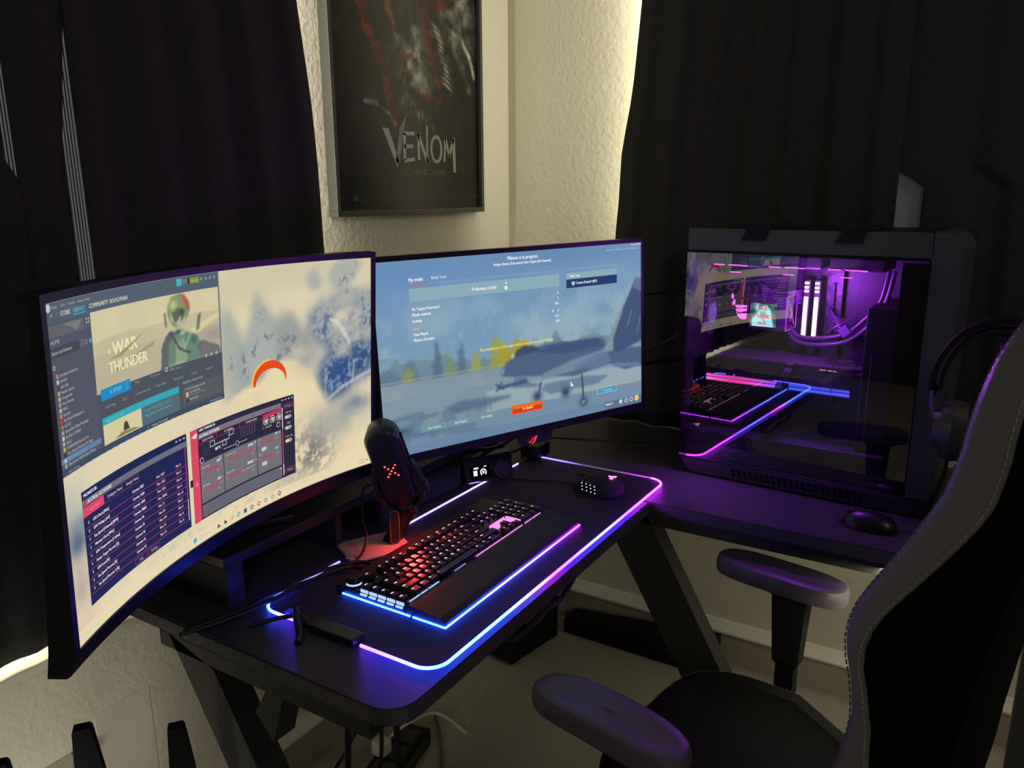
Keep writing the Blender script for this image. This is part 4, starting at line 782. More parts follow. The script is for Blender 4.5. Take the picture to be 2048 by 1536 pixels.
# ================================================================== keyboard
KB = thing('keyboard', 'full-size black mechanical keyboard with lit legends and glowing palm rest', 'keyboard', (1.122, .79, .7545))
kx0, kx1 = .893, 1.353; U = .01905
obj('case', box(B(), kx0, kx1, .761, .912, .7560, .7705, .003), BLK, KB)
bm = B(); prism(bm, [(.6795, .7570), (.6795, .7640), (.690, .7690), (.745, .7745), (.7575, .7740), (.7585, .7570)], lambda a, b_, q: (q, a, b_), kx0, kx1); obj('palm_rest', bm, mat('palm_rest_leather', (.012, .010, .013), .55, bump=('noise', 500, .15)), KB)
EK = grad_emis('rest_light_front', [(0, C_CY), (.18, C_CY), (.4, (.08, .08, 1)), (.6, (.10, .06, 1)), (.8, (.2, .03, 1)), (1, C_PK)], 0, kx0, kx1, 22)
strip([(kx0-.002, .6775, .7575), (kx1+.002, .6775, .7575)], EK, 'rest_light', .0017, 6, KB)
CYN = emis('rest_light_side', (.02, .075, 1), 22)
strip([(kx0-.002, .679, .7575), (kx0-.002, .7425, .7575)], CYN, 'rest_light', .0017, 6, KB); strip([(kx0-.002, .748, .7575), (kx0-.002, .888, .7575)], CYN, 'rest_light', .0017, 6, KB); strip([(kx0-.002, .890, .7575), (kx0-.002, .895, .7575)], CYN, 'rest_light', .0017, 6, KB)
PKS = emis('rest_light_far_side', (.42, .022, .8), 7)
strip([(kx1+.002, .679, .7575), (kx1+.002, .7425, .7575)], PKS, 'rest_light', .0017, 6, KB); strip([(kx1+.002, .748, .7575), (kx1+.002, .89, .7575)], PKS, 'rest_light', .0017, 6, KB)
# lit skirts under the outer key rows
KW = emis('skirt_light_white', (.38, .55, 1.0), 1.25); KP = emis('skirt_light_pink', (.95, .30, .85), 1.1); KV = emis('skirt_light_violet', (.30, .28, .9), .8)
for x0, x1, m_ in ((.904, .931, KW), (.934, .952, KW), (.955, .984, KW), (1.030, 1.064, KV), (1.098, 1.125, KP), (1.127, 1.150, KP), (1.152, 1.178, KP), (1.180, 1.212, KP), (1.214, 1.262, KP), (1.270, 1.296, KP), (1.300, 1.334, KP)):
    bm = B(); box(bm, x0, x1, .7580, .7595, .7715, .7755, .0006); obj('skirt_light', bm, m_, KB)
for k in range(5):
    y = .770+.0192*k; bm = B(); box(bm, .8925, .8942, y-.0082, y+.0082, .7700, .7755, .0005); obj('skirt_light', bm, KW, KB)
    bm = B(); box(bm, .889, .8925, y-.007, y+.007, .7660, .7690, .0005); obj('macro_button', bm, KW, KB)
bm = B(); tube(bm, [(.9035+.013*math.cos(a), .879+.013*math.sin(a), .7765) for a in np.linspace(R(150), R(290), 12)], .0016, 6); obj('dial_light', bm, KW, KB, smooth=True)
bm = B(); cyl(bm, (.9035, .879, .7705), (.9035, .879, .788), .0125, 32); obj('dial', bm, KEYM, KB, smooth=True)
for a in ((1.2125, 1.2145, .8045, .8065, 0), (1.214, 1.268, .8055, .8075, 0), (1.2700, 1.2745, .770, .805, 0), (1.2125, 1.2335, .7935, .7955, 0), (1.2525, 1.2705, .7935, .8000, 0)):
    bm = B(); box(bm, a[0], a[1], a[2], a[3], .7706, .7790); obj('skirt_light', bm, KP, KB)
_km = {}
def keymesh(wu, hu=1):
    k = (wu, hu)
    if k in _km: return _km[k]
    bm = B(); hw, hh = wu*U/2-.0006, hu*U/2-.0006
    loft(bm, [[(sx*(hw-i), sy*(hh-i)+o, z) for sx, sy in ((-1, -1), (1, -1), (1, 1), (-1, 1))] for i, z, o in ((0, 0, 0), (.0004, .0016, 0), (.0026, .0084, .0006), (.0034, .0092, .0006))])
    me = bpy.data.meshes.new('key'); bm.to_mesh(me); bm.free(); me.materials.append(KEYM); _km[k] = me; return me
ROWY = [.770, .789, .808, .827, .846, .8715]; KZ = .7722
LEGW = [emis('legend_light_%s' % n_, c, 2.6) for n_, c in (('blue', (.62, .72, 1)), ('white', (.85, .75, 1)), ('pink', (1, .42, .90)))]
_lm = {}
def add_key(x, y, wu, leg, hu=1):
    o = bpy.data.objects.new('key', keymesh(wu, hu)); COL.objects.link(o); o.parent = KB; o.location = Vector((x, y, KZ))-KB.location
    if not leg: return
    m_ = LEGW[0 if x < 1.0 else (1 if x < 1.16 else 2)]; key = (leg, wu, m_.name)
    if key not in _lm:
        bm = B(); h = .0046 if len(leg) == 1 else .0034; ww = wu*U/2-.0045
        text3(bm, leg, lambda a, b_: (a-(ww if len(leg) > 1 else .003), b_+.0024, .00935), h/.68, 'l', 1.0 if len(leg) < 4 else .9)
        me = bpy.data.meshes.new('legend'); bm.to_mesh(me); bm.free(); me.materials.append(m_); _lm[key] = me
    q = bpy.data.objects.new('legend', _lm[key]); COL.objects.link(q); q.parent = o
X0 = .9235
def row(i, spec, x=X0):
    for it in spec:
        wu, leg = it if isinstance(it, tuple) else (1, it)
        if leg is not None: add_key(x+wu*U/2, ROWY[i], wu, leg)
        x += wu*U
row(5, ['esc', (.85, None), 'F1', 'F2', 'F3', 'F4', (.42, None), 'F5', 'F6', 'F7', 'F8', (.42, None), 'F9', 'F10', 'F11', 'F12', (.3, None), 'prt', 'scr', 'pse'])
row(4, ['`', '1', '2', '3', '4', '5', '6', '7', '8', '9', '0', '-', '=', (2, 'back'), (.25, None), 'ins', 'hm', 'pu', (.25, None), 'num', '/', '*', '-'])
row(3, [(1.5, 'tab'), *'QWERTYUIOP', '[', ']', (1.5, '\\'), (.25, None), 'del', 'end', 'pd', (.25, None), '7', '8', '9'])
row(2, [(1.75, 'caps'), *'ASDFGHJKL', ';', "'", (2.25, 'enter'), (3.5, None), '4', '5', '6'])
row(1, [(2.25, 'shift'), *'ZXCVBNM', ',', '.', '/', (2.75, 'shift'), (1.25, None), '^', (1.25, None), '1', '2', '3'])
row(0, [(1.25, 'ctrl'), (1.25, 'win'), (1.25, 'alt'), (6.25, '---'), (1.25, 'alt'), (1, 'fn'), (1.5, 'ctrl'), (1.25, None), '<', 'v', '>', (.25, None), (2, '0'), '.'][:])
nx = X0+15.5*U+3*U+.25*U-.25*U
nx = X0+18.5*U; add_key(nx+3.5*U, (ROWY[3]+ROWY[2])/2, 1, '+', 2); add_key(nx+3.5*U, (ROWY[1]+ROWY[0])/2, 1, 'ent', 2)
for k in range(5): add_key(.9035, ROWY[k], 1, 'M%d' % (5-k))
bm = B(); tube(bm, spline([(.97, .912, .763), (.965, .945, .762), (.93, .965, .760), (.86, .975, .760), (.76, .985, .758), (.66, 1.02, .757)]), .0035); tag(obj('keyboard_cable', bm, CABLE), 'black keyboard cable running left over the back edge of the mat', 'cable')
bm = B(); tube(bm, spline([(.99, .912, .763), (.985, .95, .762), (.93, .980, .761), (.85, .993, .759), (.76, 1.0, .757), (.67, 1.025, .757)]), .0030); tag(obj('keyboard_cable', bm, CABLE), 'second thin black cable beside the keyboard cable on the mat', 'cable')
# ================================================================== mouse
ms = thing('mouse', 'black gaming mouse with twelve lit thumb buttons and pink emblem', 'mouse', (1.556, .730, .7545))
bm = B(); rings = []
for s_ in np.linspace(-1, 1, 15):
    y = s_*.059; e = max(0, 1-abs(s_)**3.2)**.5; wl = .036*e+.002; h = (.040-.012*max(0, s_)**1.3)*(max(0, 1-abs(s_)**3)**.5)+.002; ring = []
    for k in range(17):
        a = math.pi*k/16; c_, q_ = math.cos(a), math.sin(a); ring.append((1.556+wl*1.06*np.sign(c_)*abs(c_)**.7, .730+y, .7552+h*q_**.75))
    rings.append(ring+[(1.556-wl*.9, .730+y, .7545), (1.556+wl*.9, .730+y, .7545)])
loft(bm, rings); obj('shell', bm, mat('mouse_plastic', (.006, .006, .008), .6), ms, smooth=True)
WL = emis('button_light', (.85, .8, 1), 1.6)
for i in range(4):
    for j in range(3):
        c = Vector((1.5170-.0008*(2-j)**2-.0006*abs(i-1.5), .7515-.0105*i, .7850-.0085*j-.0012*i))
        bm = B(); box(bm, c.x-.003, c.x+.006, c.y-.0044, c.y+.0044, c.z-.0034, c.z+.0034, .001); bt = obj('thumb_button', bm, KEYM, ms)
        bm = B(); box(bm, c.x-.0036, c.x-.003, c.y-.0011, c.y+.0011, c.z-.0011, c.z+.0011); obj('legend', bm, WL, bt)
bm = B(); PKE = emis('pink_emblem', (1, .28, .85), 1.8); cc = Vector((1.553, .698, .7962))
for a in (0, 120, 240):
    for b_, l_ in ((-22, .0075), (0, .0095), (22, .0075)):
        d = Vector((math.cos(R(a+b_+80)), math.sin(R(a+b_+80)), 0)); tube(bm, [cc+d*.003+Vector((0, 0, -.0004)), cc+d*l_*1.35+Vector((0, 0, -.0022))], .0013, 5)
obj('emblem', bm, PKE, ms)
bm = B(); cyl(bm, (1.553, .768, .782), (1.561, .768, .782), .010, 20); obj('scroll_wheel', bm, DGREY, ms)
bm = B(); tube(bm, spline([(1.556, .788, .760), (1.55, .85, .758), (1.52, .93, .757), (1.50, 1.0, .757), (1.56, 1.08, .757)]), .002); tag(obj('mouse_cable', bm, CABLE), 'thin black mouse cable running back over the mat', 'cable')
# ================================================================== microphone
mc = thing('microphone', 'black desk microphone with a red dotted cross on a slotted stand', 'microphone', (1.085, .975, .7545))
ax = Vector((-.33, .06, .94)).normalized()                     # the capsule leans to the left
rt_ = Vector((.53, -.85, 0)); fwd = Vector((-.85, -.53, 0)); rt_ = (rt_-ax*rt_.dot(ax)).normalized(); fwd = ax.cross(rt_); fwd = -fwd if fwd.x > 0 else fwd
top = Vector((1.066, .956, 1.006)); cen = top-ax*.085
MICM = mat('mic_matt_metal', (.028, .027, .026), .38, metal=.2); MICF = mat('mic_dark_face', (.008, .008, .009), .55)
def caps(bm, c0, w_, d_, h_, r_, n=20):
    """upright rounded slab: stadium outline (half width w_, half height h_) with depth 2*d_ and rounded rim"""
    out = []
    for k in range(n+1): a = math.pi*k/n; out.append((w_*math.cos(a), h_-w_+w_*math.sin(a)))
    for k in range(n+1): a = math.pi+math.pi*k/n; out.append((w_*math.cos(a), -h_+w_+w_*math.sin(a)))
    rings = []
    for q, sc in ((-d_, 1-r_*1.0/w_), (-d_+r_*.3, 1-r_*.35/w_), (-d_+r_, 1), (d_-r_, 1), (d_-r_*.3, 1-r_*.35/w_), (d_, 1-r_/w_)):
        rings.append([tuple(c0+rt_*(x*sc)+ax*(y-(1-sc)*np.sign(y)*w_)+fwd*q) for x, y in out])
    return loft(bm, rings)
bm = B(); caps(bm, cen-ax*.006, .0315, .027, .091, .010); obj('body', bm, MICM, mc, smooth=True)
bm = B(); caps(bm, cen-ax*.005+fwd*.0262, .0255, .0025, .085, .002); obj('front_grille', bm, MICF, mc, smooth=True)
for s_ in (-1, 1):
    for dd in (.010, -.012):
        bm = B(); tube(bm, [cen+rt_*(s_*.0312)+fwd*dd+ax*(.050), cen+rt_*(s_*.0316)+fwd*dd-ax*.02], .0032, 8); obj('side_slot', bm, MICF, mc, smooth=True)
XR = emis('red_dots', (1, .10, .07), 2.4); xc = cen+fwd*.0292-ax*.005+rt_*.004
for k in (-2, -1, 0, 1, 2):
    for sg in ((1, 1),) if k == 0 else ((1, 1), (1, -1)):
        p = xc+rt_*(k*.0050)+ax*(k*.0058*sg[1]); bm = B(); cyl(bm, p, p+fwd*.0008, .0019, 10); obj('led_dot', bm, XR, mc)
hz = cen-ax*.068
for s_ in (-1, 1):   # yoke arms
    bm = B(); pts = [hz+rt_*(s_*.036)+ax*.060, hz+rt_*(s_*.042)+ax*.035, hz+rt_*(s_*.043)+ax*.0, hz+rt_*(s_*.036)-ax*.025, hz+rt_*(s_*.012)-ax*.040]
    rings = []
    for i, p in enumerate(pts):
        wd = (.006, .012, .016, .015, .012)[i]; th = .0045; rings.append([tuple(p+fwd*wd+rt_*th), tuple(p-fwd*wd+rt_*th), tuple(p-fwd*wd-rt_*th), tuple(p+fwd*wd-rt_*th)])
    loft(bm, rings); obj('yoke_arm', bm, MICM, mc, smooth=True)
    bm = B(); cyl(bm, hz+rt_*(s_*.043)-ax*.002, hz+rt_*(s_*.053)-ax*.002, .013, 24); obj('side_knob', bm, MICM, mc, smooth=True)
jb = hz-ax*.044
bm = B(); cyl(bm, jb+rt_*.016, jb-rt_*.016, .016, 24); obj('hinge', bm, MICM, mc, smooth=True)
pb = Vector((1.092, .955, .7600)); bm = B(); loft(bm, [[tuple(c+Vector((a*.014, b_*.014, 0))) for a, b_ in ((-1, -1), (1, -1), (1, 1), (-1, 1))] for c in (pb, (pb+jb)/2, jb)]); obj('post', bm, MICF, mc)
sl0 = pb+Vector((-.010, -.0152, .012)); 
P0 = [(x, z) for x, z in [(.0085*math.cos(a)+.012, .010+.0085*math.sin(a)) for a in np.linspace(math.pi, 2*math.pi, 9)]+[(.0085*math.cos(a)+.012, .062+.0085*math.sin(a)) for a in np.linspace(0, math.pi, 9)]]
d_ = Vector((.80, -.60, 0)); nn = Vector((-.60, -.80, 0)); bm = B(); tube(bm, [pb+nn*.020+d_*(x-.010)+Vector((0, 0, z)) for x, z in P0], .0014, 6, closed=True); obj('slot_rim', bm, mat('slot_rim', (.10, .095, .11), .35), mc, smooth=True)
bm = B(); prism(bm, P0, lambda a, b_, q: tuple(pb+nn*q+d_*(a-.010)+Vector((0, 0, b_))), .012, .0195); obj('slot_plate', bm, MICF, mc)
BASEM = mat('mic_base_metal', (.55, .50, .50), .45, metal=.2)
bm = B(); a45 = Matrix.Rotation(R(-28), 4, 'Z'); box(bm, -.062, .062, -.048, .048, -.003, .003, .0025, Matrix.Translation((1.058, .970, .7585)) @ a45); obj('base_plate', bm, BASEM, mc)
bm = B(); tube(bm, spline([tuple(hz-fwd*.02-ax*.03), (1.10, 1.02, .86), (1.06, 1.00, .82), (1.035, .968, .79), (1.00, .955, .765), (.95, .96, .760), (.86, .985, .759), (.76, 1.005, .757)]), .0026); obj('cable', bm, CABLE, mc, smooth=True)
_l = bpy.data.lights.new('assumed_red_spot', 'SPOT'); _l.energy = .75; _l.color = (1, .05, .04); _l.spot_size = R(150); _l.spot_blend = .6; _l.shadow_soft_size = .012  # assumed red spot near the microphone, added to redden keys, mat and base plate
_o = bpy.data.objects.new('assumed_red_spot', _l); COL.objects.link(_o); _o.location = (1.096, .903, .838); _o.rotation_euler = Vector((-.15, -.25, -1)).to_track_quat('-Z', 'Y').to_euler()
# ================================================================== small things at the back of the desk
sp = thing('desktop_speaker', 'dark squat speaker with an amber light behind the microphone', 'speaker', (1.325, 1.068, .75), R(-3))
bm = B(); box(bm, -.17, .10, -.045, .06, .001, .066, .012); obj('cabinet', bm, mat('speaker_cloth', (.010, .011, .016), .8), sp, local=True)
bm = B(); box(bm, -.098, -.070, -.0475, -.0452, .0085, .0125, .0012); obj('amber_light', bm, emis('amber', (1, .42, .05), 3.0), sp, local=True)
st = thing('headset_base_station', 'small black base station with a tiny lit display and round dial', 'base station', (1.510, 1.014, .7545), R(-30))
bm = B(); prism(bm, [(-.045, .001), (.04, .001), (.045, .06), (-.015, .066), (-.028, .060)], lambda a, b_, q: (q, a, b_), -.07, .055); obj('body', bm, mat('station_black', (.014, .015, .016), .35), st, local=True)
FF = lambda u, v, q: (u, -.0455+.27*(v-.002)-q, v)
bm = B(); prism(bm, [(-.058, .010), (-.006, .010), (-.006, .040), (-.058, .040)], lambda a, b_, q: FF(a, b_, q), .0, .0006); obj('display_glass', bm, BLKG, st, local=True)
GL_ = emis('oled_white', (.75, .85, .8), 1.2); bm = B()
def wp(fn, a): 
    bm.faces.new([bm.verts.new(p) for p in a])
for k in range(14):
    a0, a1 = R(-50+20*k), R(-50+20*(k+1)); wp(None, [FF(-.024+r_*math.cos(a), .024+r_*math.sin(a), .0010) for r_, a in ((.0085, a0), (.0085, a1), (.0055, a1), (.0055, a0))])
for (x0, x1, z0, z1) in ((-.048, -.036, .033, .037), (-.022, -.014, .036, .038), (-.050, -.040, .018, .030), (-.0265, -.0215, .021, .027)): wp(None, [FF(x0, z0, .001), FF(x1, z0, .001), FF(x1, z1, .001), FF(x0, z1, .001)])
obj('display_figures', bm, GL_, st, local=True)
bm = B(); cyl(bm, FF(.019, .028, -.004), FF(.019, .028, .014), .0190, 32); obj('dial', bm, mat('dial_violet_sheen', (.06, .05, .09), .3), st, smooth=True, local=True)  # violet glow of the mat edge tinted into the dial colour
bm = B(); c_ = Vector(FF(.019, .028, .0145)); tube(bm, [(c_.x+.0188*math.cos(a), c_.y+.27*.0188*math.sin(a), c_.z+.0188*math.sin(a)) for a in np.linspace(0, 2*math.pi, 28)[:-1]], .0007, 5, closed=True); obj('dial_rim', bm, GREYM, st, local=True)
bm = B(); box(bm, -.066, .014, -.0478, -.0462, .0035, .0055); obj('reflection_strip', bm, mat('chrome', (.8, .8, .85), .1, metal=1), st, local=True)  # bright strip added for the mat light's reflected line
# cables behind and between the monitors
cl = [('thick black cable hanging in a loop just under the red logo', [(1.39, 1.0, .90), (1.42, 1.0, .86), (1.50, 1.0, .825), (1.58, .98, .835), (1.62, .955, .90)], .0055),
      ('thinner black cable arching beside the red logo', [(1.40, 1.02, .90), (1.47, 1.02, .85), (1.55, 1.01, .80), (1.62, 1.0, .785), (1.68, .98, .80)], .004),
      ('dark cable running straight below the flat monitor towards the computer', [(1.40, 1.03, .895), (1.55, 1.03, .875), (1.75, .98, .865), (1.90, .82, .85), (1.98, .66, .86)], .0038),
      ('dark cable rising beside the flat monitor to the computer', [(1.78, .86, .96), (1.88, .78, 1.01), (1.95, .70, 1.06), (1.99, .62, 1.14)], .0034),
      ('thick dark cable sweeping from the flat monitor to the computer', [(1.78, .86, .93), (1.88, .77, .985), (1.98, .70, .99), (2.01, .62, 1.0)], .0050),
      ('thin dark cable at monitor height against the black curtain', [(1.80, .86, 1.17), (1.90, .78, 1.165), (1.98, .68, 1.18), (2.0, .60, 1.20)], .0028),
      ('thin cable lying loosely on the desk left of the computer', [(1.72, .98, .80), (1.85, .85, .775), (1.93, .76, .765), (1.99, .68, .79)], .0030),
      ('coiled black cable lying behind the round dial', [(1.66, 1.03, .757), (1.60, 1.08, .775), (1.66, 1.12, .80), (1.74, 1.06, .80), (1.72, .99, .78), (1.66, 1.0, .757)], .0035)]
for lab, pts, rr_ in cl: bm = B(); tube(bm, spline(pts), rr_); tag(obj('cable', bm, CABLE, smooth=True), lab, 'cable', 'cables behind the monitors')
bm = B(); box(bm, 1.665, 1.735, .955, 1.01, .7545, .79, .008); tag(obj('cable_hub', bm, BLK), 'small black hub at the far back corner of the mat', 'hub')
# ================================================================== computer
PO = np.array([1.800, .612, .750]); _a = R(-93.2); PD = np.array([math.cos(_a), math.sin(_a), 0]); PN = np.array([-PD[1], PD[0], 0])
pc = thing('computer_case', 'tall black computer case with a glass side and violet lights on the right desk', 'computer', (1.92, .33, .75))
def pp(s, n, z): return tuple(PO+PD*s+PN*n+np.array((0, 0, z)))
def pbox(bm, s0, s1, n0, n1, z0, z1, bev=0):
    b2 = B(); box(b2, s0, s1, n0, n1, z0, z1, bev)
    for v in b2.verts: v.co = pp(*v.co)
    bmesh.ops.recalc_face_normals(b2, faces=b2.faces); merge(bm, b2); return bm
DP = .245; CASE = mat('case_black', (.012, .012, .014), .5); ALU = mat('case_aluminium', (.10, .098, .10), .5, metal=.25, bump=('noise', 500, .1))
def pobj(name, m, *boxes, smooth=False, par=None):
    bm = B()
    for b_ in boxes: pbox(bm, *b_)
    return obj(name, bm, m, par or pc, smooth=smooth)
pobj('bottom_panel', CASE, (-.010, .545, 0, DP, .024, .040, .001)); pobj('rear_panel', CASE, (-.018, -.012, .004, DP, .04, .588, 0)); pobj('back_panel', mat('case_inner', (.016, .014, .020), .45), (-.018, .545, DP-.006, DP, .04, .588, 0))
pobj('top_panel', CASE, (-.018, .490, 0, DP, .583, .591, .001)); 
bm = B(); prism(bm, [(.492, .04), (.492, .591)]+[(.545-.04+.04*math.sin(a), .591-.04+.04*math.cos(a)) for a in np.linspace(0, math.pi/2, 8)]+[(.545, .30), (.538, .04)], lambda a, b_, q: pp(a, q, b_), -.002, DP); obj('front_frame', bm, ALU, pc)
bm = B(); prism(bm, [(.506, .10), (.506, .55), (.535, .55), (.535, .10)], lambda a, b_, q: pp(a, q, b_), -.003, -.0021)
bm.free(); 
pobj('top_cover', ALU, (-.017, .490, -.004, .004, .541, .591, .0015)); pobj('top_seam', BLKM, (-.017, .490, -.0045, .0, .535, .5405, 0))
for s0 in (.112, .312):   # fabric carry straps over the top
    bm = B(); fnS = lambda a, b_, q: pp(a, q, b_)
    prism(bm, [(s0+.014, .600), (s0+.060, .600), (s0+.050, .566), (s0-.004, .566)], fnS, -.0085, -.0045); pbox(bm, s0+.002, s0+.062, -.008, DP*.55, .5915, .603, .001); obj('carry_strap', bm, mat('strap_cloth', (.010, .009, .014), .9), pc)
# base rail with angled vents
bm = B(); prism(bm, [(-.010, .036), (.545, .036), (.540, .004), (.02, .004), (.002, .016)], lambda a, b_, q: pp(a, q, b_), -.006, .012); obj('base_rail', bm, mat('base_rail_plastic', (.035, .032, .045), .45), pc)
for k in range(22):
    s0 = .118+.0135*k; bm = B(); prism(bm, [(s0, .031), (s0+.006, .031), (s0+.012, .012), (s0+.006, .012)], lambda a, b_, q: pp(a, q, b_), -.0075, -.0058); obj('vent_slot', bm, BLKM, pc)
for s0 in (.02, .50):
    pobj('case_foot', BLK, (s0, s0+.03, .02, DP-.02, .0005, .024, .002))
# interior
INN = mat('board_black', (.020, .018, .026), .4, bump=('voronoi', 60, .3))
pobj('motherboard', INN, (.0, .285, .212, .218, .165, .50)); pobj('shroud', mat('shroud_black', (.028, .024, .034), .5), (-.012, .47, .012, .235, .042, .112, .002)); pobj('side_shroud', CASE, (.378, .488, .03, .235, .112, .43, .002)); pobj('shroud_edge', mat('shroud_edge', (.10, .05, .12), .45), (-.01, .47, .010, .0118, .106, .111))
def emblem(name, s, z, w_, h_, n, m, par=None):
    bm = B(); tr = lambda a, b_: pp(s+w_*a, n, z+h_*b_)
    for pts in ([(0, .50), (.20, .46), (.34, .58), (.68, .80), (1, .92), (1, .70), (.70, .62), (.45, .50), (.33, .40), (.12, .40)], [(.36, .34), (.50, .42), (.74, .54), (1, .62), (1, .18), (.80, .04), (.62, .0), (.48, .10), (.40, .22)]):
        bm.faces.new([bm.verts.new(tr(a, b_)) for a, b_ in pts])
    o = obj(name, bm, m, par or pc); o2 = B(); o2.faces.new([o2.verts.new(pp(s+w_*a, n-.0005, z+h_*b_)) for a, b_ in ((.52, .26), (.64, .34), (.90, .46), (.90, .22), (.78, .12), (.64, .10))]); obj('emblem_inset', o2, BLKM, par or pc); return o
emblem('shroud_emblem', .075, .046, .055, .052, .0112, mat('grey_print', (.075, .068, .09), .5))
bm = B()
for k in range(4): prism(bm, [(.012+.008*k, .100-.014*k), (.024+.008*k, .096-.014*k), (.028+.008*k, .090-.014*k), (.016+.008*k, .092-.014*k)], lambda a, b_, q: pp(a, q, b_), .0112, .0118)
obj('slanted_marks', bm, MT['grey_print'], pc)
VIO = emis('violet_light', (.55, .10, 1.0), 3.0); MAG = emis('magenta_light', (1, .12, .85), 2.0)
# top fans of the radiator
for k, s0 in enumerate((.020, .150, .280)):
    bm = B(); b0 = (s0+.006, s0+.120, .060, .180, .503, .532, .004); pbox(bm, *b0); fo = obj('top_fan', bm, CASE, pc)
    cx, cn = s0+.063, .12; bm = B()
    for q in range(9):
        a = q*2*math.pi/9; A_ = [(cx+r_*math.cos(a+t_), cn+r_*math.sin(a+t_)) for r_, t_ in ((.014, 0), (.052, .35), (.052, .75), (.014, .5))]; bm.faces.new([bm.verts.new(pp(x, y, .502)) for x, y in A_])
    cyl(bm, pp(cx, cn, .500), pp(cx, cn, .5025), .016, 18); obj('fan_blades', bm, mat('fan_smoke', (.05, .03, .07), .3), fo)
    bm = B(); pbox(bm, s0+.004, s0+.030, .0585, .0600, .5035, .5060); pbox(bm, s0+.040, s0+.072, .0585, .0600, .5035, .5060); obj('fan_light', bm, MAG, fo)
    bm = B(); pbox(bm, s0+.008, s0+.034, .160, .164, .4775, .4795); obj('fan_light', bm, MAG, fo)
    bm = B(); pbox(bm, s0+.072, s0+.085, .0585, .0600, .5030, .5055); obj('fan_light', bm, VIO, fo)
pobj('radiator', BLKM, (.015, .42, .05, .19, .533, .560, .002))
# memory sticks
RAMW = emis('memory_light', (1.0, .45, .95), 5.0)
for k, s0 in enumerate((.2150, .2385)):
    bm = B(); pbox(bm, s0-.004, s0+.010, .155, .211, .330, .470, .001); ro = obj('memory_stick', bm, CASE, pc)
    bm = B(); pbox(bm, s0-.002, s0+.0075, .149, .1548, .338, .431, .002); obj('memory_light_bar', bm, RAMW, ro)
    for z in (.441, .450, .460):
        bm = B(); pbox(bm, s0-.002, s0+.0075, .149, .1548, z, z+.0055, .001); obj('memory_light_bar', bm, RAMW, ro)
for k, s0 in enumerate((.195, .262)): pobj('memory_slot', CASE, (s0, s0+.008, .200, .211, .33, .46))
# cooler block with display
COOL = mat('cooler_shell', (.03, .02, .04), .25); pobj('cooler_block', COOL, (.094, .185, .115, .200, .348, .432, .003))
bm = B(); fD = lambda u, v, q=0: pp(.100+.064*u, .1145-q, .357+.056*v); bm.faces.new([bm.verts.new(fD(*p)) for p in ((-.03, -.03), (1.03, -.03), (1.03, 1.03), (-.03, 1.03))]); obj('display_bezel', bm, BLKG, pc)
P = Paint(60, 48, (70, 96, 100)); nn_ = fbm(48, 60, 6, 3, 1, 41)
P.mix(np.clip((nn_-.5)*4, 0, .7), (24, 40, 44)); P.poly([(.08, 0), (.10, .35), (.25, .50), (.40, .85), (.60, .92), (.76, .72), (.80, .45), (.90, 0)], (150, 214, 214), .95, None, 1); P.blob(.27, .80, .08, .2, (150, 214, 214), .9); P.blob(.50, .52, .10, .12, (60, 100, 104), .8); P.line([(.40, .6), (.55, .2)], .03, (90, 140, 140), .7)
picture('cooler_display', P, lambda u, v: np.stack(np.broadcast_arrays(*[PO[i]+PD[i]*(.100+.064*u)+PN[i]*.1138+(0, 0, 1)[i]*(.357+.056*v) for i in range(3)]), -1), attr_emis('cooler_screen_light', 2.0), pc)
L = Layer(lambda u, v, l: pp(.100+.064*u, .1138-.0004*l, .357+.056*v), 1.14)
for s_, u, v, h in (('56.0', .30, .72, .15), ('56.0K', .26, .36, .17), ('98.42', .30, .08, .12)): L.text(s_, u, v, h, (220, 40, 50), bold=.02)
L.build('display_figures', MT['cooler_screen_light'], pc)
bm = B(); bm.faces.new([bm.verts.new(p) for p in (pp(.1858, .118, .352), pp(.1858, .196, .352), pp(.1858, .196, .428), pp(.1858, .118, .428))]); obj('cooler_side_mirror', bm, mat('violet_mirror', (.55, .2, .6), .15, metal=.9), pc)
bm = B()
for a_, b_ in (((.116, .350), (.198, .350)), ((.116, .350), (.116, .431)), ((.116, .431), (.198, .431)), ((.198, .35), (.198, .431)), ((.13, .42), (.16, .39)), ((.16, .39), (.15, .37)), ((.16, .39), (.18, .36))): tube(bm, [pp(.1862, a_[0], a_[1]), pp(.1862, b_[0], b_[1])], .0010, 5)
obj('cooler_side_light', bm, emis('cooler_glow', (.8, .12, 1), 1.0), pc)
# lit emblem on the board cover
bm = B(); tr = lambda a, b_: pp(.022+.052*a, .168, .362+.062*b_)
for pts in ([(.30, .52), (.42, .62), (.40, .80), (.30, .72), (.28, .60)], [(.20, .86), (.30, .78), (.34, .92), (.24, 1.05)], [(.38, .56), (1, .58), (1, .50), (.52, .44)], [(.42, .40), (1, .46), (1, .34), (.60, .28)], [(.46, .36), (.58, .22), (1, .26), (1, .04), (.86, 0), (.70, .02), (.56, .14)]): bm.faces.new([bm.verts.new(tr(a, b_)) for a, b_ in pts])
obj('board_emblem', bm, emis('pink_board_emblem', (1, .10, .75), 2.6), pc)
bm = B(); cyl(bm, pp(-.008, .150, .375), pp(-.005, .150, .375), .024, 26); obj('rear_fan_hub', bm, emis('violet_disc', (.35, .12, .85), .55), pc)
bm = B(); cyl(bm, pp(-.012, .150, .375), pp(-.0085, .150, .375), .056, 30); obj('rear_fan', bm, mat('fan_smoke', (.05, .03, .07), .3), pc)
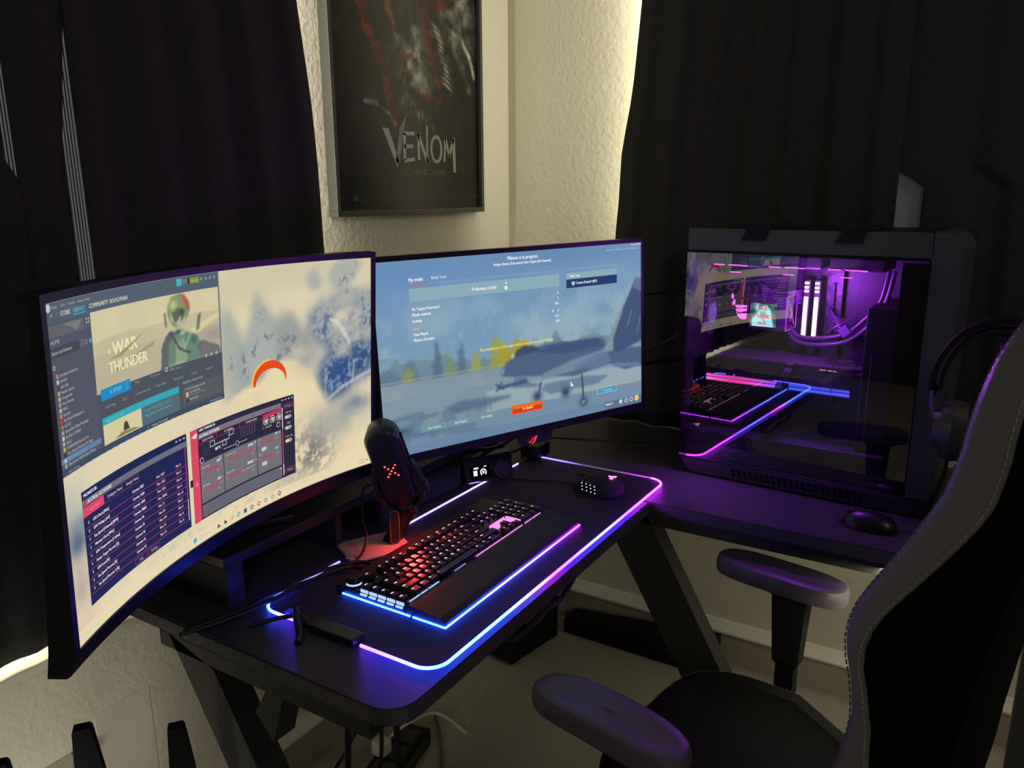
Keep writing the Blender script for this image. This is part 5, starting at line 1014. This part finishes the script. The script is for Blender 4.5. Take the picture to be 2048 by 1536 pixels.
# graphics card
GP = mat('card_metal', (.09, .08, .10), .32, metal=.6)
pobj('graphics_card', CASE, (.018, .385, .050, .205, .235, .283, .004)); 
bm = B(); prism(bm, [(.012, .06), (.03, .050), (.36, .050), (.392, .08), (.392, .19), (.36, .205), (.02, .205), (.012, .19)], lambda a, b_, q: pp(a, b_, q), .2835, .2895); obj('backplate', bm, GP, pc)
for cx in (.322,):
    bm = B(); V_ = [pp(cx+.046*math.cos(a), .128+.046*math.sin(a), .2900) for a in np.linspace(0, 2*math.pi, 33)[:-1]]; bm.faces.new([bm.verts.new(p) for p in V_]); obj('card_fan_opening', bm, BLKM, pc)
    bm = B(); cyl(bm, pp(cx, .128, .290), pp(cx, .128, .2925), .018, 20); obj('card_fan_hub', bm, GP, pc)
pobj('card_accent', emis('card_accent_light', (1, .25, .4), 1.1), (.286, .300, .0485, .0498, .281, .283), (.304, .322, .0485, .0498, .281, .283))
BAR = bpy.data.materials.new('card_bar_light'); BAR.use_nodes = True
for g0, g1, stops in ((.024, .206, 'a'), (.222, .354, 'b')):
    m_ = grad_emis('card_bar_%s' % stops, [(0, (.12, .12, 1)), (.30, (.9, .08, .55)), (.62, (1, .02, .12)), (.85, (1, .1, .5)), (1, (.9, .2, .7))] if stops == 'a' else [(0, (.10, .10, 1)), (1, (.06, .10, .9))], 1, (PO+PD*g1)[1], (PO+PD*g0)[1], 1.7)
    pobj('card_light_bar', m_, (g0, g1, .0460, .0495, .2290, .2330, .0005), (g0, g1, .0460, .0495, .2385, .2405, .0003)); m2_ = grad_emis('card_bar_dim_%s' % stops, [(0, (.12, .12, 1)), (.4, (.7, .06, .7)), (1, (.9, .1, .6))] if stops == 'a' else [(0, (.08, .08, .9)), (1, (.06, .08, .8))], 1, (PO+PD*g1)[1], (PO+PD*g0)[1], .75)
    pobj('card_light_bar', m2_, (g0, g1, .0480, .0499, .2262, .2430, .0003))
L = Layer(lambda u, v, l: pp(.024+.15*u, .0470, .212+.012*v), 12.5)
L.text('GEFORCE RTX', .05, .2, .6, (74, 20, 60), sx=1.1); L.build('card_lettering', attr_diff('card_print', .4), pc)
bm = B(); pbox(bm, .214, .232, .030, .050, .276, .290, .001); obj('power_plug', bm, CASE, pc)
for k in range(5):
    bm = B(); tube(bm, spline([pp(.218+.003*k, .030, .281), pp(.216+.003*k, .020, .272), pp(.206+.004*k, .018, .250), pp(.196+.004*k, .022, .225), pp(.186+.004*k, .04, .20), pp(.180+.004*k, .06, .12)]), .0017, 6); obj('card_cable', bm, mat('cable_sheath', (.04, .03, .05), .35), pc, smooth=True)
# coolant tubes and cables
TUB = mat('tube_rubber', (.05, .035, .06), .28)
for k, (dn, dz, ds) in enumerate(((0, 0, 0), (-.006, -.012, .012))):
    bm = B(); tube(bm, spline([pp(.175, .17+dn, .360+dz), pp(.205, .15+dn, .337+dz), pp(.25, .145+dn, .335+dz*1.2), pp(.31+ds*.5, .145+dn, .350+dz*1.3), pp(.352+ds, .145+dn, .388+dz), pp(.380+ds, .15+dn, .430), pp(.392+ds, .15+dn, .50)], 10), .0058, 10); obj('coolant_tube', bm, TUB, pc, smooth=True)
bm = B(); beam(bm, pp(.305, .140, .352), pp(.322, .140, .366), .016, .022, bev=.001); obj('tube_clip', bm, mat('clip_violet', (.12, .05, .16), .3), pc)
for k in range(9):
    z = .440-.004*k; bm = B(); tube(bm, spline([pp(.085, .20, z+.022), pp(.10+.004*k, .185-.004*k, z+.010-.002*k), pp(.14, .18-.003*k, z-.006), pp(.18, .185, z-.002), pp(.21, .20, z+.004)]), .0018, 6); obj('board_cable', bm, mat('cable_violet', (.09, .04, .12), .35), pc, smooth=True)
for k in range(8):
    bm = B(); tube(bm, spline([pp(.262, .20, .405-.006*k), pp(.270+.002*k, .18, .400-.007*k), pp(.285+.003*k, .175, .385-.005*k), pp(.315, .19, .378-.004*k), pp(.35, .21, .374-.004*k)]), .0016, 6); obj('board_cable', bm, MT['cable_violet'], pc, smooth=True)
bm = B(); tube(bm, spline([pp(.262, .19, .325), pp(.272, .16, .350), pp(.30, .16, .372), pp(.33, .19, .385)]), .0018, 6); obj('board_cable', bm, MT['cable_violet'], pc, smooth=True)
bm = B(); cyl(bm, pp(.395, .03, .03+.1), pp(.395, .03, .34), .0012, 6); cyl(bm, pp(.318, .03, .235), pp(.318, .03, .31), .0010, 6); obj('inner_trim', bm, mat('trim_pale', (.12, .10, .10), .4), pc)
# glass
GLS = glass_mat('tinted_glass', .17, (.78, .76, .82))
bm = B(); tlt = -.003; bm.faces.new([bm.verts.new(p) for p in (pp(-.017, -.003, .040), pp(.490, -.003, .040), pp(.490, -.003+tlt, .536), pp(-.017, -.003+tlt, .536))]); obj('side_glass', bm, GLS, pc)
pobj('glass_edge', BLKM, (-.018, -.013, -.0028, .003, .040, .536)); pobj('glass_edge', BLKM, (.4880, .4915, -.0028, .003, .040, .536)); pobj('glass_border', mat('glass_border_black', (.012, .012, .013), .2), (.440, .488, .004, .006, .05, .53))
point('memory_glow', pp(.25, .035, .445), 6, (.46, .06, 1.0), .02)
point('fan_glow', pp(.10, .10, .475), .25, (.6, .1, 1.0), .02)
point('card_bar_glow', pp(.28, .030, .205), .35, (.14, .06, 1.0), .02)
# ================================================================== headset on its stand
hs = thing('headset_stand', 'black headset stand with a violet lit foot beside the computer', 'headset stand', (1.66, -.02, .75))
bm = B(); cyl(bm, (1.66, -.02, .7505), (1.66, -.02, .765), .062, 32); obj('foot', bm, BLK, hs)
bm = B(); tube(bm, spline([(1.66, -.02, .765), (1.668, -.022, .95), (1.662, -.022, 1.12), (1.66, -.022, 1.172)]), .009, 10); obj('stem', bm, BLK, hs, smooth=True)
bm = B(); beam(bm, (1.66, -.055, 1.172), (1.66, .012, 1.172), .03, .012, bev=.004); obj('hook', bm, BLK, hs)
bm = B(); box(bm, 1.640, 1.655, .035, .052, .790, .835, .002); obj('violet_light', bm, emis('violet_foot', (.12, .02, .7), .35), hs)
bm = B(); beam(bm, (1.655, .02, .766), (1.655, .043, .80), .02, .008); obj('light_arm', bm, BLK, hs)
he = thing('headset', 'black over-ear headset hanging on its stand behind the chair', 'headset', (1.66, -.022, .92))
hc = Vector((1.66, -.022, 1.06)); HR = .105
def hpt(a, r_=HR, kx=1.0): return Vector((hc.x, hc.y+r_*math.cos(a), hc.z+r_*1.22*math.sin(a)))
for nm, r0, th, wd, m_ in (('headband', .110, .010, .018, BLK), ('band_cushion', .096, .008, .014, mat('cushion_cloth', (.012, .012, .013), .9))):
    bm = B(); rings = []
    for a in np.linspace(R(-2), R(182), 26):
        o_ = hpt(a, r0+th/2); i2 = hpt(a, r0-th/2); rings.append([tuple(o_+Vector((wd, 0, 0))), tuple(o_-Vector((wd, 0, 0))), tuple(i2-Vector((wd, 0, 0))), tuple(i2+Vector((wd, 0, 0)))])
    loft(bm, rings); obj(nm, bm, m_, he, smooth=True)
HG = mat('headset_grey', (.10, .095, .09), .35, metal=.3)
for s_ in (1, -1):
    yc = hc.y+s_*.082; bm = B(); tube(bm, [(hc.x, hc.y+s_*.106, 1.062), (hc.x, hc.y+s_*.105, 1.03), (hc.x, hc.y+s_*.098, 1.00)], .006, 8); obj('yoke', bm, HG, he, smooth=True)
    z = .978
    for nm, y0, y1, r0, r1, m_ in (('ear_cushion', .044, .068, .046, .050, mat('ear_leather', (.055, .050, .048), .45)), ('cup_shell', .0685, .086, .050, .044, HG), ('cup_plate', .0865, .100, .036, .030, HG)):
        bm = B(); rings = []
        for q in np.linspace(0, 1, 4): rings.append([(hc.x+(r0+(r1-r0)*q)*.85*math.cos(a), hc.y+s_*(y0+(y1-y0)*q), z+(r0+(r1-r0)*q)*1.2*math.sin(a)) for a in np.linspace(0, 2*math.pi, 33)[:-1]])
        loft(bm, rings); obj(nm, bm, m_, he, smooth=True)
# a computer mouse dimly seen on the right desk
t = thing('spare_mouse', 'unlit black mouse resting on the right desk in front of the computer', 'mouse', (1.665, .17, .75))
bm = B(); rings = []
for s_ in np.linspace(-1, 1, 11):
    e = max(0, 1-abs(s_)**3)**.5; wl = .030*e+.002; h = .032*max(0, 1-abs(s_)**2.6)**.5+.002; rings.append([(1.665+s_*.035*0+wl*math.cos(a), .17+s_*.055, .7505+h*math.sin(a)) for a in np.linspace(0, math.pi, 13)])
loft(bm, rings); obj('shell', bm, mat('spare_mouse_black', (.010, .009, .012), .35), t, smooth=True)
bm = B(); cyl(bm, (1.661, .205, .7745), (1.669, .205, .7745), .009, 16); obj('scroll_wheel', bm, DGREY, t)
# ================================================================== gaming chair
CH = Matrix.Translation((1.235, .30, 0)) @ Matrix.Rotation(R(-8), 4, 'Z')
ch = thing('gaming_chair', 'black leather gaming chair with pale green stitching facing the desk', 'chair', (1.235, .30, 0), R(-8))
def lob(name, bm, m, smooth=True, par=None): return obj(name, bm, m, par or ch, smooth=smooth, local=True)
# seat cushion
bm = B(); rings = []
def seat_outline(sc, z):
    o_ = []
    for k in range(40):
        a = 2*math.pi*k/40; c_, s_ = math.cos(a), math.sin(a); x = (.222-.02*(s_ < 0))*np.sign(c_)*abs(c_)**.5; y = .245*np.sign(s_)*abs(s_)**(.62 if s_ > 0 else .4); x *= 1-.42*max(0, -y/.245); o_.append((x*sc, -.035+y*sc, z+.018*(abs(x*sc)/.235)**2*(1 if sc > .5 else 0)-.012*max(0, (y*sc)/.245)**4))
    return o_
for sc, z in ((.86, .36), (.97, .375), (1.0, .41), (.985, .440), (.93, .458), (.80, .462), (.74, .452), (.40, .450), (.1, .450)): rings.append(seat_outline(sc, z))
loft(bm, rings); lob('seat', bm, mat('seat_cover', (.005, .005, .005), .9, spec=.15, bump=('noise', 350, .2)))
def stitches(name, pts, m=STITCH, L_=.0062, gap=.0030, r_=.0011):
    P_ = [Vector(p) for p in pts]; bm = B(); acc = 0; d = [0]
    for a, b_ in zip(P_, P_[1:]): d.append(d[-1]+(b_-a).length)
    def at(s_):
        i = max(0, min(len(d)-2, int(np.searchsorted(d, s_))-1)); q = (s_-d[i])/max(1e-9, d[i+1]-d[i]); return P_[i].lerp(P_[i+1], q)
    s_ = 0
    while s_+L_ < d[-1]: tube(bm, [at(s_), at(s_+L_)], r_, 5); s_ += L_+gap
    o = lob(name, bm, m, False); o['kind'] = 'stuff'; return o
so_ = [(x, y, z+.001) for x, y, z in seat_outline(.95, .4545)]
stitches('seat_stitching', [p for p in so_[34:]+so_[:12]], mat('seat_thread', (.10, .105, .07), .8), .005, .003, .0007)
# backrest: side profile measured at the near side
PZ = [.47, .55, .62, .709, .777, .825, .868, .902, .947, 1.001, 1.052, 1.098, 1.141, 1.181, 1.22, 1.258, 1.295, 1.33, 1.352]
PF = [-.205, -.210, -.218, -.232, -.244, -.240, -.229, -.227, -.240, -.269, -.295, -.315, -.325, -.329, -.336, -.347, -.364, -.385, -.405]
RZ = [.45, .555, .674, .71, .80, .93, 1.05, 1.2, 1.352]; RB = [-.335, -.352, -.366, -.368, -.378, -.395, -.42, -.45, -.465]
HWZ = [.47, .60, .75, .95, 1.15, 1.25, 1.30, 1.352]; HW = [.235, .25, .26, .26, .26, .255, .235, .19]
bm = B(); rings = []
zz = list(np.linspace(.47, 1.33, 34))+[1.345, 1.352]
for z in zz:
    f = np.interp(z, PZ, PF); b_ = np.interp(z, RZ, RB); hw = np.interp(z, HWZ, HW); cf = f-.055*np.interp(z, [.47, .7, 1.1, 1.3, 1.352], [.2, 1, 1, .5, .1]); e = .02 if z < 1.345 else .03
    rings.append([(-hw, b_+e, z), (-hw, f-.020, z), (-hw+.004, f-.006, z), (-hw+.020, f, z), (-hw+.055, f-.008, z), (-hw+.095, cf, z), (0, cf, z), (hw-.095, cf, z), (hw-.055, f-.008, z), (hw-.020, f, z), (hw-.004, f-.006, z), (hw, f-.020, z), (hw, b_+e, z), (hw-.03, b_, z), (0, b_-.008, z), (-hw+.03, b_, z)])
loft(bm, rings); lob('backrest', bm, SUEDE)
# leather strip along the front edge of each side wing, bounded by two seams
IZ = [.47, .725, .762, .814, .858, .90, .964, 1.027, 1.078, 1.131, 1.176, 1.235, 1.30, 1.34]; IO = [.022, .023, .014, .008, .008, .013, .024, .031, .036, .033, .031, .028, .026, .022]
for s_ in (-1, 1):
    bm = B(); V = []; seamA = []; seamB = []
    for z in zz[:-1]:
        f = np.interp(z, PZ, PF); hw = np.interp(z, HWZ, HW)+.0025; iw = np.interp(z, IZ, IO)+.012
        prof = [(s_*(hw-.055), f-.004), (s_*(hw-.020), f+.003), (s_*(hw-.0045), f-.003), (s_*(hw+.001), f-.014), (s_*(hw+.002), f-iw), (s_*(hw-.001), f-iw-.002)]
        V.append([bm.verts.new((x, y, z)) for x, y in prof]); seamA.append((s_*(hw-.012), f+.0025, z)); seamB.append((s_*(hw+.0022), f-iw+.0035, z))
    for A, C_ in zip(V, V[1:]):
        for k in range(5): bm.faces.new((A[k], A[k+1], C_[k+1], C_[k]))
    bmesh.ops.recalc_face_normals(bm, faces=bm.faces)
    o = lob('wing_trim', bm, LEATH); sd = o.modifiers.new('thick', 'SOLIDIFY'); sd.thickness = .002
    stitches('wing_stitching', seamA, mat('dark_thread', (.12, .125, .095), .8)); stitches('wing_stitching', seamB)
bm = B(); box(bm, -.09, .09, -.13+(-.335), -.09+(-.335)+.09, 1.30, 1.43, .03); lob('head_cushion', bm, SUEDE)
# armrests
for s_, cx, cy, an in ((1, .288, .050, -2), (-1, -.318, .072, -4)):
    T_ = Matrix.Translation((cx, cy, 0)) @ Matrix.Rotation(R(an), 4, 'Z'); bm = B(); rings = []
    def pad(sc, z):
        o_ = []
        for k in range(36):
            a = 2*math.pi*k/36; c_, q_ = math.cos(a), math.sin(a); x = .048*np.sign(c_)*abs(c_)**.75; y = .135*np.sign(q_)*abs(q_)**.60; x -= .006*s_*math.cos(y/.135*1.5); o_.append(tuple(T_ @ Vector((x*sc[0], y*sc[1], z-.004*(y/.135)**2))))
        return o_
    for sc, z in (((.80, .92), .645), ((.97, .985), .650), ((1, 1), .662), ((.985, .995), .674), ((.92, .975), .682)): rings.append(pad(sc, z))
    for sc, z in (((.80, .94), .6845), ((.5, .8), .6835), ((.1, .2), .683)): rings.append(pad(sc, z))
    loft(bm, rings); lob('arm_pad', bm, mat('arm_pad_rubber', (.085, .070, .090), .42))
    bm = B(); px = cx-.008*s_; py = .02
    def pr(w_, d_, z, dx=0): return [(px+dx+a*w_, py+b_*d_, z) for a, b_ in ((-1, -1), (1, -1), (1, 1), (-1, 1))]
    loft(bm, [pr(.030, .050, .646), pr(.022, .034, .636), pr(.018, .030, .56), pr(.016, .026, .49), pr(.013, .019, .482), pr(.013, .019, .40), pr(.013, .019, .33, 0)]); lob('arm_post', bm, BLKM, False)
    bm = B(); beam(bm, (px, py, .335), (s_*.12, py, .335), .05, .012); lob('arm_bracket', bm, BLKM, False)
# mechanism, gas lift, five-star base
bm = B(); box(bm, -.12, .12, -.14, .10, .325, .362, .005); lob('mechanism', bm, BLKM, False)
bm = B(); cyl(bm, (0, 0, .10), (0, 0, .33), .025, 20); lob('gas_lift', bm, BLK)
for k in range(5):
    a = R(72*k+18); bm = B(); d = Vector((math.cos(a), math.sin(a), 0)); s2 = Vector((-d.y, d.x, 0)); rings = []
    for q, w_, z, h in ((.02, .035, .11, .035), (.18, .026, .095, .028), (.31, .018, .082, .016)):
        c = d*q+Vector((0, 0, z)); rings.append([tuple(c+s2*w_+Vector((0, 0, h/2))), tuple(c-s2*w_+Vector((0, 0, h/2))), tuple(c-s2*w_-Vector((0, 0, h/2))), tuple(c+s2*w_-Vector((0, 0, h/2)))])
    loft(bm, rings); lg = lob('base_leg', bm, BLKM, False); bm = B(); c = d*.30
    for e in (-.014, .014): cyl(bm, (c.x+s2.x*e*1.7, c.y+s2.y*e*1.7, .030), (c.x+s2.x*e*.6, c.y+s2.y*e*.6, .030), .030, 20)
    cyl(bm, (c.x, c.y, .03), (c.x, c.y, .078), .007, 10); obj('caster', bm, BLK, lg, local=True)
for o in bpy.data.objects:      # quick safety: drop empty meshes
    if o.type == 'MESH' and len(o.data.vertices) == 0 and len(o.children) == 0: bpy.data.objects.remove(o)
